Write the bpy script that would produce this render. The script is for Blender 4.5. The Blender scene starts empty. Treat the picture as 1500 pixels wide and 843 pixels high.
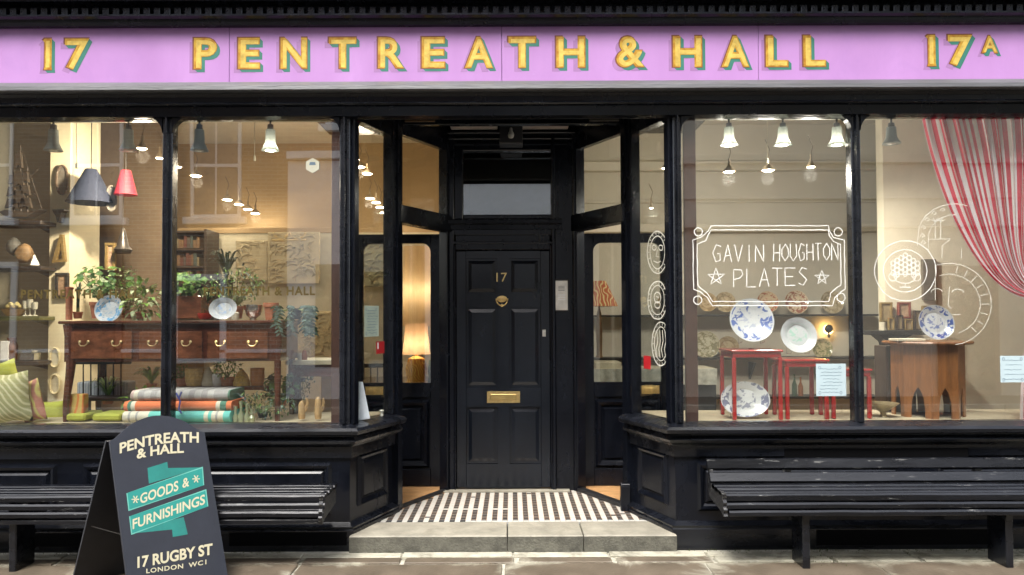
import bpy, bmesh, math, random
from mathutils import Vector, Matrix, Quaternion
random.seed(7)
S = bpy.context.scene
COL = S.collection
R = math.radians
PI = math.pi

# ------------------------------------------------------------------ camera
FPX = 1087.0
CAM = Vector((0, -5, 1.53))
TILT, ROLL = R(1.5), R(0.23)
CF = Vector((0, math.cos(TILT), math.sin(TILT)))
_r = Vector((1, 0, 0)); _u = _r.cross(CF)
CR = _r * math.cos(ROLL) - _u * math.sin(ROLL)
CU = _u * math.cos(ROLL) + _r * math.sin(ROLL)
PPY = 466 - FPX * math.tan(TILT)
cd = bpy.data.cameras.new('camera'); cam = bpy.data.objects.new('camera', cd); COL.objects.link(cam)
cam.matrix_world = Matrix(((CR.x, CU.x, -CF.x, CAM.x), (CR.y, CU.y, -CF.y, CAM.y), (CR.z, CU.z, -CF.z, CAM.z), (0, 0, 0, 1)))
cd.sensor_width = 36; cd.lens = FPX / 1500 * 36; cd.shift_y = (PPY - 421.5) / 1500
cd.clip_start = 0.05; cd.clip_end = 500
S.camera = cam

# ------------------------------------------------------------------ world, sun, exposure
SUN_EL, SUN_AZ = R(58), R(200)      # soft daylight coming over the houses behind the viewer
w = bpy.data.worlds.new('World'); S.world = w; w.use_nodes = True
nt = w.node_tree; nt.nodes.clear()
sky = nt.nodes.new('ShaderNodeTexSky'); sky.sky_type = 'NISHITA'; sky.sun_disc = False
sky.sun_elevation = SUN_EL; sky.sun_rotation = SUN_AZ; sky.air_density = 1.0; sky.dust_density = 3.0; sky.ozone_density = 1.0
hs = nt.nodes.new('ShaderNodeHueSaturation'); hs.inputs['Saturation'].default_value = 0.45
bg = nt.nodes.new('ShaderNodeBackground'); bg.inputs['Strength'].default_value = 0.15
wo = nt.nodes.new('ShaderNodeOutputWorld')
nt.links.new(sky.outputs[0], hs.inputs['Color']); nt.links.new(hs.outputs[0], bg.inputs[0]); nt.links.new(bg.outputs[0], wo.inputs[0])
sl = bpy.data.lights.new('sun', 'SUN'); sl.energy = 1.3; sl.angle = R(25); sl.color = (1, 0.97, 0.92)
so = bpy.data.objects.new('sun', sl); COL.objects.link(so)
sd = Vector((math.sin(SUN_AZ) * math.cos(SUN_EL), math.cos(SUN_AZ) * math.cos(SUN_EL), math.sin(SUN_EL)))
so.rotation_euler = sd.to_track_quat('Z', 'Y').to_euler(); so.location = (0, -6, 12)
S.view_settings.view_transform = 'Standard'; S.view_settings.look = 'None'
S.view_settings.exposure = 2.0; S.view_settings.gamma = 1; S.view_settings.use_curve_mapping = False
ROOM_LIGHT = 0.26
S.render.engine = 'CYCLES'
S.cycles.max_bounces = 8; S.cycles.transparent_max_bounces = 16; S.cycles.caustics_reflective = False; S.cycles.caustics_refractive = False
S.cycles.sample_clamp_indirect = 4

# ------------------------------------------------------------------ helpers
def at(px, py, Y):
    """point where the line of sight through a photo pixel meets the plane at depth Y"""
    d = CF * FPX + CR * (px - 750) - CU * (py - PPY)
    return CAM + d * ((Y + 5) / d.y)
def ppm(Y): return (Y + 5) / FPX          # metres per photo pixel at depth Y
def V(*a): return Vector(a)

MATS = {}
def new_mat(name):
    m = bpy.data.materials.new(name); m.use_nodes = True
    n = m.node_tree.nodes; b = n['Principled BSDF']; return m, m.node_tree, b
def M(name, col, rough=0.5, metal=0.0, var=0.15, scale=9.0, bump=0.0, bscale=60.0, coat=0.0, emit=0.0, ecol=None, rvar=0.0, stretch=(1, 1, 1), spec=0.5, sub=0.0):
    if name in MATS: return MATS[name]
    m, t, b = new_mat(name); N, L = t.nodes, t.links
    tc = N.new('ShaderNodeTexCoord'); mp = N.new('ShaderNodeMapping'); mp.inputs['Scale'].default_value = stretch
    L.new(tc.outputs['Object'], mp.inputs['Vector'])
    no = N.new('ShaderNodeTexNoise'); no.inputs['Scale'].default_value = scale; no.inputs['Detail'].default_value = 6; no.inputs['Roughness'].default_value = 0.65
    L.new(mp.outputs[0], no.inputs['Vector'])
    cr = N.new('ShaderNodeValToRGB'); e = cr.color_ramp.elements
    e[0].position = 0.3; e[1].position = 0.7
    e[0].color = (*[c * (1 - var) for c in col], 1); e[1].color = (*[min(1, c * (1 + var)) for c in col], 1)
    L.new(no.outputs['Fac'], cr.inputs[0]); L.new(cr.outputs[0], b.inputs['Base Color'])
    b.inputs['Roughness'].default_value = rough; b.inputs['Metallic'].default_value = metal
    b.inputs['Specular IOR Level'].default_value = spec
    if coat: b.inputs['Coat Weight'].default_value = coat; b.inputs['Coat Roughness'].default_value = 0.12
    if rvar:
        mr = N.new('ShaderNodeMapRange'); mr.inputs[1].default_value = 0.3; mr.inputs[2].default_value = 0.7
        mr.inputs[3].default_value = max(0.03, rough - rvar); mr.inputs[4].default_value = rough + rvar
        L.new(no.outputs['Fac'], mr.inputs[0]); L.new(mr.outputs[0], b.inputs['Roughness'])
    if bump:
        n2 = N.new('ShaderNodeTexNoise'); n2.inputs['Scale'].default_value = bscale; n2.inputs['Detail'].default_value = 5
        L.new(mp.outputs[0], n2.inputs['Vector'])
        bp = N.new('ShaderNodeBump'); bp.inputs['Strength'].default_value = bump; bp.inputs['Distance'].default_value = 0.01
        L.new(n2.outputs['Fac'], bp.inputs['Height']); L.new(bp.outputs[0], b.inputs['Normal'])
    if emit:
        b.inputs['Emission Color'].default_value = (*(ecol or col), 1); b.inputs['Emission Strength'].default_value = emit
    if sub:
        b.inputs['Subsurface Weight'].default_value = sub; b.inputs['Subsurface Radius'].default_value = (0.02, 0.02, 0.02)
    MATS[name] = m; return m

BLACK = M('black_gloss_paint', (0.0042, 0.0052, 0.0085), 0.24, var=0.35, scale=5, bump=0.07, bscale=14, coat=0.08, rvar=0.09, stretch=(1, 1, 0.5), spec=0.24)
BLACKW = M('worn_black_paint', (0.0055, 0.0065, 0.0095), 0.27, var=0.5, scale=7, bump=0.12, bscale=30, coat=0.1, rvar=0.12, stretch=(0.25, 1, 1), spec=0.42)
def add_scuffs(m, scale=16, thr=.66, col=(.07, .07, .068)):
    t = m.node_tree; N, L = t.nodes, t.links; bs = N['Principled BSDF']; src = bs.inputs['Base Color'].links[0].from_socket
    tc = N.new('ShaderNodeTexCoord'); mp = N.new('ShaderNodeMapping'); mp.inputs['Scale'].default_value = (.35, 1, 2.2); no = N.new('ShaderNodeTexNoise'); no.inputs['Scale'].default_value = scale; no.inputs['Detail'].default_value = 8; no.inputs['Roughness'].default_value = .75
    L.new(tc.outputs['Object'], mp.inputs[0]); L.new(mp.outputs[0], no.inputs[0]); mr = N.new('ShaderNodeMapRange'); mr.inputs[1].default_value = thr; mr.inputs[2].default_value = thr + .05; L.new(no.outputs['Fac'], mr.inputs[0])
    mx = N.new('ShaderNodeMix'); mx.data_type = 'RGBA'; L.new(mr.outputs[0], mx.inputs[0]); L.new(src, mx.inputs[6]); mx.inputs[7].default_value = (*col, 1); L.new(mx.outputs[2], bs.inputs['Base Color'])
add_scuffs(BLACKW)
MATT = M('dark_matt', (0.012, 0.012, 0.014), 0.75)
GREYLIP = M('weathered_lit_grey', (0.075, 0.075, 0.08), 0.5, var=0.35, scale=5, bump=0.3, bscale=25, stretch=(0.3, 1, 3))  # weathered grey; its paleness on the ledge paints in light caught by the lip
GOLD = M('brass', (0.72, 0.52, 0.22), 0.3, 0.9, var=0.2, scale=30)
STEEL = M('brushed_steel', (0.72, 0.68, 0.6), 0.35, 0.8, var=0.15, scale=20, bump=0.05)
WHITE = M('white_paint', (0.78, 0.77, 0.74), 0.5, var=0.06)
CREAM = M('cream_wall_paint', (0.80, 0.73, 0.52), 0.7, var=0.06, scale=3)
TAN = M('tan_wall_paint', (0.40, 0.28, 0.145), 0.75, var=0.12, scale=2, bump=0.15, bscale=18, stretch=(0.4, 1, 2.2))
GREYW = M('grey_green_wall', (0.40, 0.38, 0.29), 0.75, var=0.08, scale=3)
STONEW = M('stone_wall_paint', (0.60, 0.55, 0.44), 0.75, var=0.06, scale=2)
PALEW = M('pale_plaster', (0.60, 0.55, 0.41), 0.7, var=0.14, scale=4, bump=0.2, bscale=10)
MAHOG = M('mahogany', (0.085, 0.026, 0.014), 0.22, var=0.55, scale=6, coat=0.5, stretch=(0.3, 1, 3))
MAHOGL = M('mahogany_drawer_front', (0.16, 0.055, 0.025), 0.22, var=0.55, scale=7, coat=0.5, stretch=(1, 1, 2.5))
DARKW = M('dark_oak', (0.045, 0.025, 0.016), 0.35, var=0.5, scale=8, coat=0.2, stretch=(3, 3, 0.4))
OAK = M('orange_oak', (0.22, 0.085, 0.025), 0.33, var=0.4, scale=6, coat=0.3, stretch=(5, 5, 0.6))
FLOORW = M('oak_floor', (0.50, 0.28, 0.12), 0.35, var=0.3, scale=4, coat=0.2, stretch=(1, 6, 1))
RED = M('red_lacquer', (0.36, 0.014, 0.012), 0.16, var=0.2, scale=5, coat=0.8)
TERRA = M('terracotta', (0.42, 0.15, 0.075), 0.75, var=0.2, scale=14, bump=0.1)
SILVER = M('silver_plate', (0.8, 0.78, 0.74), 0.15, 1.0, var=0.05)
LIME = M('lime_cloth', (0.36, 0.38, 0.05), 0.8, var=0.15)
PAPER = M('printed_paper_base', (0.40, 0.50, 0.53), 0.6, var=0.04)
PAINTW = M('white_paint_pen', (0.72, 0.71, 0.66), 0.6, var=0.08)
BULB = M('lit_bulb', (1, 0.93, 0.8), 0.4, emit=16, ecol=(1, 0.88, 0.68))
MOSS = M('black_iron', (0.02, 0.018, 0.016), 0.45, 0.3)

def glass_mat(name, ior=1.6, tint=(0.97, 0.985, 0.975), mx=1.0):
    m = bpy.data.materials.new(name); m.use_nodes = True; t = m.node_tree; t.nodes.clear(); N, L = t.nodes, t.links
    o = N.new('ShaderNodeOutputMaterial'); mix = N.new('ShaderNodeMixShader'); tr = N.new('ShaderNodeBsdfTransparent'); gl = N.new('ShaderNodeBsdfGlossy')
    fr = N.new('ShaderNodeFresnel'); ge = N.new('ShaderNodeNewGeometry'); mr = N.new('ShaderNodeMapRange'); mr.inputs[3].default_value = ior; mr.inputs[4].default_value = 1 / ior
    L.new(ge.outputs['Backfacing'], mr.inputs[0]); L.new(mr.outputs[0], fr.inputs[0])   # same reflectance on both faces of the thin pane
    tr.inputs[0].default_value = (*tint, 1); gl.inputs['Roughness'].default_value = 0.0
    tc = N.new('ShaderNodeTexCoord'); no = N.new('ShaderNodeTexNoise'); no.inputs['Scale'].default_value = 1.1; no.inputs['Detail'].default_value = 1
    bp = N.new('ShaderNodeBump'); bp.inputs['Strength'].default_value = 0.05; bp.inputs['Distance'].default_value = 0.02
    L.new(tc.outputs['Object'], no.inputs['Vector']); L.new(no.outputs['Fac'], bp.inputs['Height']); L.new(bp.outputs[0], gl.inputs['Normal'])
    L.new(fr.outputs[0], mix.inputs[0]); L.new(tr.outputs[0], mix.inputs[1]); L.new(gl.outputs[0], mix.inputs[2]); L.new(mix.outputs[0], o.inputs[0])
    return m
GLASS = glass_mat('window_glass', 2.15)
DGLASS = glass_mat('fanlight_glass', 3.0, (0.6, 0.65, 0.65))

def BM(): return bmesh.new()
ORG = {}
def org_of(o): return ORG.get(o.name, Vector((0, 0, 0)))
def finish(bm, name, mats, smooth=False, weld=False):
    bmesh.ops.recalc_face_normals(bm, faces=bm.faces[:])
    me = bpy.data.meshes.new(name); bm.to_mesh(me); bm.free()
    for m in (mats if isinstance(mats, (list, tuple)) else [mats]): me.materials.append(m)
    if smooth:
        me.polygons.foreach_set('use_smooth', [True] * len(me.polygons))
        try: me.set_sharp_from_angle(angle=R(40))
        except Exception: pass
    return me
def part(name, bm, mats, parent=None, smooth=False, label=None, kind=None):
    """link a bmesh in world coordinates as one object, child of parent"""
    og = org_of(parent) if parent else None
    if og is not None: bmesh.ops.translate(bm, verts=bm.verts, vec=-og)
    me = finish(bm, name, mats, smooth)
    o = bpy.data.objects.new(name, me); COL.objects.link(o)
    if parent: o.parent = parent; ORG[o.name] = og.copy()
    if label: o['label'] = label
    if kind: o['kind'] = kind
    return o
def tag(o, label, cat, group=None):
    o['label'] = label; o['category'] = cat
    if group: o['group'] = group
    return o
def thing(name, loc, label, cat, group=None):
    o = bpy.data.objects.new(name, None); COL.objects.link(o); o.location = loc; o.empty_display_size = 0.1
    ORG[o.name] = Vector(loc); return tag(o, label, cat, group)
def solo(name, bm, mats, label, cat, group=None, smooth=False):
    """a thing that is a single mesh, its origin at the centre of its base"""
    xs = [v.co for v in bm.verts]
    c = Vector(((min(v.x for v in xs) + max(v.x for v in xs)) / 2, (min(v.y for v in xs) + max(v.y for v in xs)) / 2, min(v.z for v in xs)))
    bmesh.ops.translate(bm, verts=bm.verts, vec=-c)
    o = bpy.data.objects.new(name, finish(bm, name, mats, smooth)); COL.objects.link(o); o.location = c
    ORG[o.name] = c; return tag(o, label, cat, group)
def struct(name, bm, mats, smooth=False):
    o = part(name, bm, mats, None, smooth); o['kind'] = 'structure'; return o
def copy_tree(o, parent=None):
    c = o.copy(); COL.objects.link(c); c.parent = parent
    for ch in list(o.children): copy_tree(ch, c)
    return c
def setmi(faces, mi):
    for f in faces: f.material_index = mi

def box(bm, a, b, bev=0.0, mi=0):
    """axis aligned box between corners a and b"""
    x0, x1 = sorted((a[0], b[0])); y0, y1 = sorted((a[1], b[1])); z0, z1 = sorted((a[2], b[2]))
    m = Matrix.Translation(((x0 + x1) / 2, (y0 + y1) / 2, (z0 + z1) / 2)) @ Matrix.Diagonal((x1 - x0, y1 - y0, z1 - z0, 1))
    r = bmesh.ops.create_cube(bm, size=1, matrix=m); vs = r['verts']
    fs = set(f for v in vs for f in v.link_faces)
    if bev > 0:
        bev = min(bev, 0.45 * min(x1 - x0, y1 - y0, z1 - z0))
        es = list(set(e for v in vs for e in v.link_edges))
        r2 = bmesh.ops.bevel(bm, geom=es, offset=bev, segments=1, affect='EDGES', profile=0.5)
        fs = set(r2['faces']) | set(f for f in fs if f.is_valid)
    setmi(fs, mi)
def pbox(bm, px0, px1, py0, py1, Y0, Y1, bev=0.0, mi=0):
    cx, cy = (px0 + px1) / 2, (py0 + py1) / 2
    a = at(px0, cy, Y0); b = at(px1, cy, Y0); zt = at(cx, py0, Y0).z; zb = at(cx, py1, Y0).z
    box(bm, (a.x, Y0, zb), (b.x, Y1, zt), bev, mi)
class Fr:
    """upright frame: a runs along u, z is up, d runs along the outward normal n"""
    def __init__(s, o, u, n): s.o, s.u, s.n = Vector(o), Vector(u).normalized(), Vector(n).normalized()
    def __call__(s, a, z, d=0): return s.o + s.u * a + s.n * d + Vector((0, 0, z))
def prism(bm, F, pts, d0, d1, mi=0, taper=None):
    """extrude outline pts (a,z) of frame F from d0 to d1"""
    p2 = taper or pts
    v0 = [bm.verts.new(F(a, z, d0)) for a, z in pts]; v1 = [bm.verts.new(F(a, z, d1)) for a, z in p2]
    fs = [bm.faces.new(v0), bm.faces.new(v1[::-1])]
    n = len(pts)
    for i in range(n): fs.append(bm.faces.new((v0[i], v0[(i + 1) % n], v1[(i + 1) % n], v1[i])))
    setmi(fs, mi)
def fbox(bm, F, a0, a1, z0, z1, d0, d1, bev=0.0, mi=0):
    """box in frame; bev chamfers the outer (d1) edges"""
    a0, a1 = sorted((a0, a1)); z0, z1 = sorted((z0, z1))
    if bev > 0:
        b = min(bev, (a1 - a0) * .45, (z1 - z0) * .45); s = 1 if d1 > d0 else -1
        dm = d1 - s * min(b, abs(d1 - d0) * .45)
        rect = lambda e: [(a0 + e, z0 + e), (a1 - e, z0 + e), (a1 - e, z1 - e), (a0 + e, z1 - e)]
        r = [[bm.verts.new(F(a, z, d)) for a, z in rect(e)] for e, d in ((0, d0), (0, dm), (b, d1))]
        fs = [bm.faces.new(r[0]), bm.faces.new(r[2][::-1])]
        for k in (0, 1):
            for i in range(4): fs.append(bm.faces.new((r[k][i], r[k][(i + 1) % 4], r[k + 1][(i + 1) % 4], r[k + 1][i])))
        setmi(fs, mi)
    else:
        prism(bm, F, [(a0, z0), (a1, z0), (a1, z1), (a0, z1)], d0, d1, mi)
def sweep(bm, F, a0, a1, prof, mi=0):
    """run a moulding profile [(z,d)...] (closed) from a0 to a1; a0/a1 may be functions of d (mitres)"""
    fa = a0 if callable(a0) else (lambda d: a0); fb = a1 if callable(a1) else (lambda d: a1)
    v0 = [bm.verts.new(F(fa(d), z, d)) for z, d in prof]; v1 = [bm.verts.new(F(fb(d), z, d)) for z, d in prof]
    n = len(prof); fs = [bm.faces.new(v0), bm.faces.new(v1[::-1])]
    for i in range(n): fs.append(bm.faces.new((v0[i], v0[(i + 1) % n], v1[(i + 1) % n], v1[i])))
    setmi(fs, mi)
def panel_mould(bm, F, a0, a1, z0, z1, d, w=0.035, h=0.014, field=True, mi=0):
    """raised bolection moulding ring with a raised field in it"""
    ring = [(0, 0), (w * .35, h), (w * .7, h * .7), (w, 0.001)]
    loops = []
    for e, hh in ring:
        loops.append([bm.verts.new(F(a, z, d + hh)) for a, z in ((a0 + e, z0 + e), (a1 - e, z0 + e), (a1 - e, z1 - e), (a0 + e, z1 - e))])
    for k in range(len(loops) - 1):
        for i in range(4): bm.faces.new((loops[k][i], loops[k][(i + 1) % 4], loops[k + 1][(i + 1) % 4], loops[k + 1][i])).material_index = mi
    if field:
        e1 = w + 0.02
        if a1 - a0 > 2.6 * e1 and z1 - z0 > 2.6 * e1:
            prism(bm, F, [(a0 + w + .004, z0 + w + .004), (a1 - w - .004, z0 + w + .004), (a1 - w - .004, z1 - w - .004), (a0 + w + .004, z1 - w - .004)], d + 0.0005, d + h * .6, mi,
                  [(a0 + e1, z0 + e1), (a1 - e1, z0 + e1), (a1 - e1, z1 - e1), (a0 + e1, z1 - e1)])
def corner(bm, F, a, z, sa, sz, r, d0, d1, mi=0):
    """spandrel filling the corner (a,z) of an opening; opening lies towards sa,sz"""
    pts = [(a, z)] + [(a + sa * (r - r * math.sin(t)), z + sz * (r - r * math.cos(t))) for t in [PI / 2 * k / 8 for k in range(9)]][::1]
    prism(bm, F, pts, d0, d1, mi)
def lathe(bm, prof, c, seg=16, mi=0, M4=None, squash=(1, 1)):
    """prof [(r,z)] around the vertical axis through c (or matrix M4)"""
    c = Vector(c); rings = []
    for r, z in prof:
        ring = []
        for k in range(seg):
            t = 2 * PI * k / seg; p = Vector((r * math.cos(t) * squash[0], r * math.sin(t) * squash[1], z))
            ring.append(bm.verts.new((M4 @ p) if M4 else c + p))
        rings.append(ring)
    fs = []
    for a, b in zip(rings, rings[1:]):
        for k in range(seg): fs.append(bm.faces.new((a[k], a[(k + 1) % seg], b[(k + 1) % seg], b[k])))
    fs.append(bm.faces.new(rings[0][::-1])); fs.append(bm.faces.new(rings[-1])); setmi(fs, mi)
def tube(bm, pts, r, seg=8, mi=0, closed=False):
    pts = [Vector(p) for p in pts]; n = len(pts); rs = r if isinstance(r, (list, tuple)) else [r] * n
    rings = []; up = Vector((0, 0, 1))
    for i, p in enumerate(pts):
        if closed: d = pts[(i + 1) % n] - pts[i - 1]
        else: d = pts[min(i + 1, n - 1)] - pts[max(i - 1, 0)]
        d.normalize(); a = d.cross(up if abs(d.z) < .95 else Vector((0, 1, 0))).normalized(); b = d.cross(a)
        rings.append([bm.verts.new(p + (a * math.cos(2 * PI * k / seg) + b * math.sin(2 * PI * k / seg)) * rs[i]) for k in range(seg)])
    fs = []; m = n if closed else n - 1
    for i in range(m):
        A, B = rings[i], rings[(i + 1) % n]
        for k in range(seg): fs.append(bm.faces.new((A[k], A[(k + 1) % seg], B[(k + 1) % seg], B[k])))
    if not closed: fs.append(bm.faces.new(rings[0][::-1])); fs.append(bm.faces.new(rings[-1]))
    setmi(fs, mi)
def blob(bm, c, r, sub=2, jit=0.12, mi=0):
    rr = bmesh.ops.create_icosphere(bm, subdivisions=sub, radius=1)
    for v in rr['verts']:
        k = 1 + random.uniform(-jit, jit); v.co = Vector((c[0] + v.co.x * r[0] * k, c[1] + v.co.y * r[1] * k, c[2] + v.co.z * r[2] * k))
    setmi(set(f for v in rr['verts'] for f in v.link_faces), mi)

# --- text from Blender's built-in font, as polygons
def glyphs(s, off=0.0, spacing=1.0):
    cu = bpy.data.curves.new('t', 'FONT'); cu.body = s; cu.offset = off; cu.space_character = spacing; cu.resolution_u = 4
    o = bpy.data.objects.new('t', cu); COL.objects.link(o); bpy.context.view_layer.update()
    me = bpy.data.meshes.new_from_object(o.evaluated_get(bpy.context.evaluated_depsgraph_get()))
    vs = [(v.co.x, v.co.y) for v in me.vertices]; fs = [list(p.vertices) for p in me.polygons]
    bpy.data.objects.remove(o); bpy.data.curves.remove(cu); bpy.data.meshes.remove(me)
    x0, x1 = min(v[0] for v in vs), max(v[0] for v in vs); y0, y1 = min(v[1] for v in vs), max(v[1] for v in vs)
    return [((x - x0) / (x1 - x0), (y - y0) / (y1 - y0)) for x, y in vs], fs
def put_text(bm, s, fmap, off=0.0, mi=0, spacing=1.0, G=None):
    vs, fs = G or glyphs(s, off, spacing)
    bv = [bm.verts.new(fmap(u, v)) for u, v in vs]
    for f in fs:
        try: bm.faces.new([bv[i] for i in f]).material_index = mi
        except ValueError: pass
# --- hand-drawn strokes laid as flat ribbons of paint
def stroke(bm, pts, wd, nrm, mi=0, closed=False):
    pts = [Vector(p) for p in pts]; n = len(pts); L_ = []
    nrm = Vector(nrm).normalized()
    for i, p in enumerate(pts):
        if closed: d = pts[(i + 1) % n] - pts[i - 1]
        else: d = pts[min(i + 1, n - 1)] - pts[max(i - 1, 0)]
        if d.length < 1e-9: d = Vector((1, 0, 0))
        s = d.normalized().cross(nrm) * wd / 2 * random.uniform(.8, 1.2)
        L_.append((bm.verts.new(p + s), bm.verts.new(p - s)))
    for i in range(n if closed else n - 1):
        a, b = L_[i], L_[(i + 1) % n]
        bm.faces.new((a[0], b[0], b[1], a[1])).material_index = mi
HAND = {'A': [[(0, 0), (.5, 1), (1, 0)], [(.2, .35), (.85, .38)]], 'D': [[(0, 0), (0, 1), (.6, .9), (1, .5), (.6, .08), (0, 0)]],
        'E': [[(1, 1), (0, 1), (0, 0), (1, 0)], [(0, .5), (.8, .5)]], 'G': [[(.95, .9), (.4, 1), (0, .5), (.35, 0), (.9, .1), (.9, .48), (.55, .48)]],
        'H': [[(0, 0), (0, 1)], [(1, 0), (1, 1)], [(0, .5), (1, .5)]], 'I': [[(.5, 0), (.5, 1)]], 'L': [[(0, 1), (0, 0), (.9, 0)]],
        'N': [[(0, 0), (0, 1), (1, 0), (1, 1)]], 'O': [[(.5, 1), (0, .7), (0, .3), (.5, 0), (1, .3), (1, .7), (.5, 1)]],
        'P': [[(0, 0), (0, 1), (.8, .95), (.9, .7), (.6, .5), (0, .45)]], 'S': [[(.9, .9), (.4, 1), (.1, .75), (.5, .52), (.9, .3), (.5, 0), (0, .12)]],
        'T': [[(0, 1), (1, 1)], [(.5, 1), (.5, 0)]], 'U': [[(0, 1), (0, .3), (.5, 0), (1, .3), (1, 1)]], 'V': [[(0, 1), (.5, 0), (1, 1)]]}

exec_parts = []
# ================================================================== GROUND
PAVE = M('york_stone', (0.105, 0.082, 0.056), 0.6, var=0.3, scale=3.5, bump=0.35, bscale=45, rvar=0.15)
PAVEL = M('pale_york_stone', (0.37, 0.35, 0.275), 0.75, var=0.35, scale=5, bump=0.4, bscale=55)
MORTAR = M('pale_mortar', (0.40, 0.38, 0.31), 0.85, var=0.3, scale=12, bump=0.5, bscale=80)
STEPM = M('worn_step_stone', (0.25, 0.23, 0.18), 0.65, var=0.28, scale=6, bump=0.35, bscale=60, stretch=(1, 1, 1.6))
def stain(m, scale, thr, col, amount=.7, soft=.12, edge=0.0):
    t = m.node_tree; N, L = t.nodes, t.links; bs = N['Principled BSDF']; src = bs.inputs['Base Color'].links[0].from_socket
    ge = N.new('ShaderNodeNewGeometry'); no = N.new('ShaderNodeTexNoise'); no.inputs['Scale'].default_value = scale; no.inputs['Detail'].default_value = 9; no.inputs['Roughness'].default_value = .7; no.inputs['Distortion'].default_value = .6
    L.new(ge.outputs['Position'], no.inputs[0]); fac = no.outputs['Fac']
    if edge:
        tc = N.new('ShaderNodeTexCoord'); sp = N.new('ShaderNodeSeparateXYZ'); L.new(tc.outputs['Generated'], sp.inputs[0]); o = []
        for i in (0, 1):
            a = N.new('ShaderNodeMath'); a.operation = 'SUBTRACT'; L.new(sp.outputs[i], a.inputs[0]); a.inputs[1].default_value = .5
            p_ = N.new('ShaderNodeMath'); p_.operation = 'ABSOLUTE'; L.new(a.outputs[0], p_.inputs[0]); o.append(p_.outputs[0])
        mx_ = N.new('ShaderNodeMath'); mx_.operation = 'MAXIMUM'; L.new(o[0], mx_.inputs[0]); L.new(o[1], mx_.inputs[1])
        pw = N.new('ShaderNodeMath'); pw.operation = 'POWER'; L.new(mx_.outputs[0], pw.inputs[0]); pw.inputs[1].default_value = 5
        ml = N.new('ShaderNodeMath'); ml.operation = 'MULTIPLY_ADD'; L.new(pw.outputs[0], ml.inputs[0]); ml.inputs[1].default_value = edge * 32; L.new(fac, ml.inputs[2]); fac = ml.outputs[0]
    mr = N.new('ShaderNodeMapRange'); mr.inputs[1].default_value = thr; mr.inputs[2].default_value = thr + soft; mr.inputs[4].default_value = amount; L.new(fac, mr.inputs[0])
    mx = N.new('ShaderNodeMix'); mx.data_type = 'RGBA'; L.new(mr.outputs[0], mx.inputs[0]); L.new(src, mx.inputs[6]); mx.inputs[7].default_value = (*col, 1); L.new(mx.outputs[2], bs.inputs['Base Color'])
stain(PAVE, 2.2, .62, (.38, .36, .28), .85, .16, edge=.17); stain(PAVE, 9, .60, (.09, .075, .055), .6, .08)
stain(PAVEL, 4, .52, (.15, .14, .10), .7, .12); stain(PAVEL, 14, .60, (.42, .40, .34), .7, .06)
stain(STEPM, 5, .56, (.15, .135, .10), .55, .14); stain(STEPM, 30, .64, (.10, .09, .07), .7, .05); stain(MORTAR, 7, .5, (.13, .12, .08), .7, .1)
STEPF = M('worn_step_riser', (0.10, 0.096, 0.076), 0.8, var=0.45, scale=12, bump=0.6, bscale=70)
ASPH = M('asphalt', (0.055, 0.055, 0.055), 0.85, var=0.2, scale=60, bump=0.5, bscale=120)
b = BM(); box(b, (-60, -60, -0.6), (60, 14, -0.16)); struct('ground', b, ASPH)
b = BM(); box(b, (-14, -8.0, -0.15), (14, -2.72, -0.13)); struct('road', b, ASPH)
pav = BM(); box(pav, (-14, -2.55, -0.156), (14, 3.8, -0.012)); PAVO = struct('pavement', pav, MORTAR)
b = BM(); box(b, (-14, -9.3, -0.156), (14, -8.0, -0.01), .01); struct('far_pavement', b, PAVE)
for i in range(-9, 10):
    b = BM(); box(b, (i * .95 + .01, -2.72, -0.157), (i * .95 + .94, -2.55, -0.003), .012); part('kerb_stone', b, PAVEL, PAVO)
    b = BM(); box(b, (i * .95 + .01, -8.0 + .004, -0.157), (i * .95 + .94, -7.86, -0.004), .012); part('kerb_stone', b, PAVEL, PAVO)
def slab(x0, x1, y0, y1, m, skew=0.0):
    b = BM(); g = random.uniform(.004, .008); z = random.uniform(-.002, .003)
    F0 = [(x0 + g, y0 + g), (x1 - g, y0 + g), (x1 - g + skew, y1 - g), (x0 + g + skew, y1 - g)]
    lo = [b.verts.new((x, y, -.05)) for x, y in F0]; md = [b.verts.new((x, y, z - .005)) for x, y in F0]
    cx, cy = (x0 + x1) / 2, (y0 + y1) / 2
    up = [b.verts.new((x + (.006 if x < cx else -.006), y + (.006 if y < cy else -.006), z)) for x, y in F0]
    b.faces.new(up)
    for A, B_ in ((lo, md), (md, up)):
        for k in range(4): b.faces.new((A[k], A[(k + 1) % 4], B_[(k + 1) % 4], B_[k]))
    part('paving_slab', b, m, PAVO)
xs = [-5.0, -4.3, -3.5, -2.9, -2.35, -1.36, -.72, .0, .62, 1.25, 2.0, 2.55, 3.3, 4.1, 5.0]
for x0, x1 in zip(xs, xs[1:]): slab(x0, x1, -.195, -.10, PAVEL)
for x0, x1 in zip(xs, xs[1:]): slab(x0 + .03, x1 + .012, -.315, -.205, PAVE if x0 < 1 else PAVEL)
for y0, y1, off in ((-1.05, -.33, -.02), (-1.8, -1.06, .45), (-2.54, -1.81, .1)):
    x = -6.0 + off
    wds = [1.2, .95, 1.3, 1.24, 1.27, 1.25, 1.05, 1.1, .95, 1.2, 1.0]
    for q in wds:
        slab(x, x + q, y0, y1, PAVE, random.uniform(-.01, .01)); x += q

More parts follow.
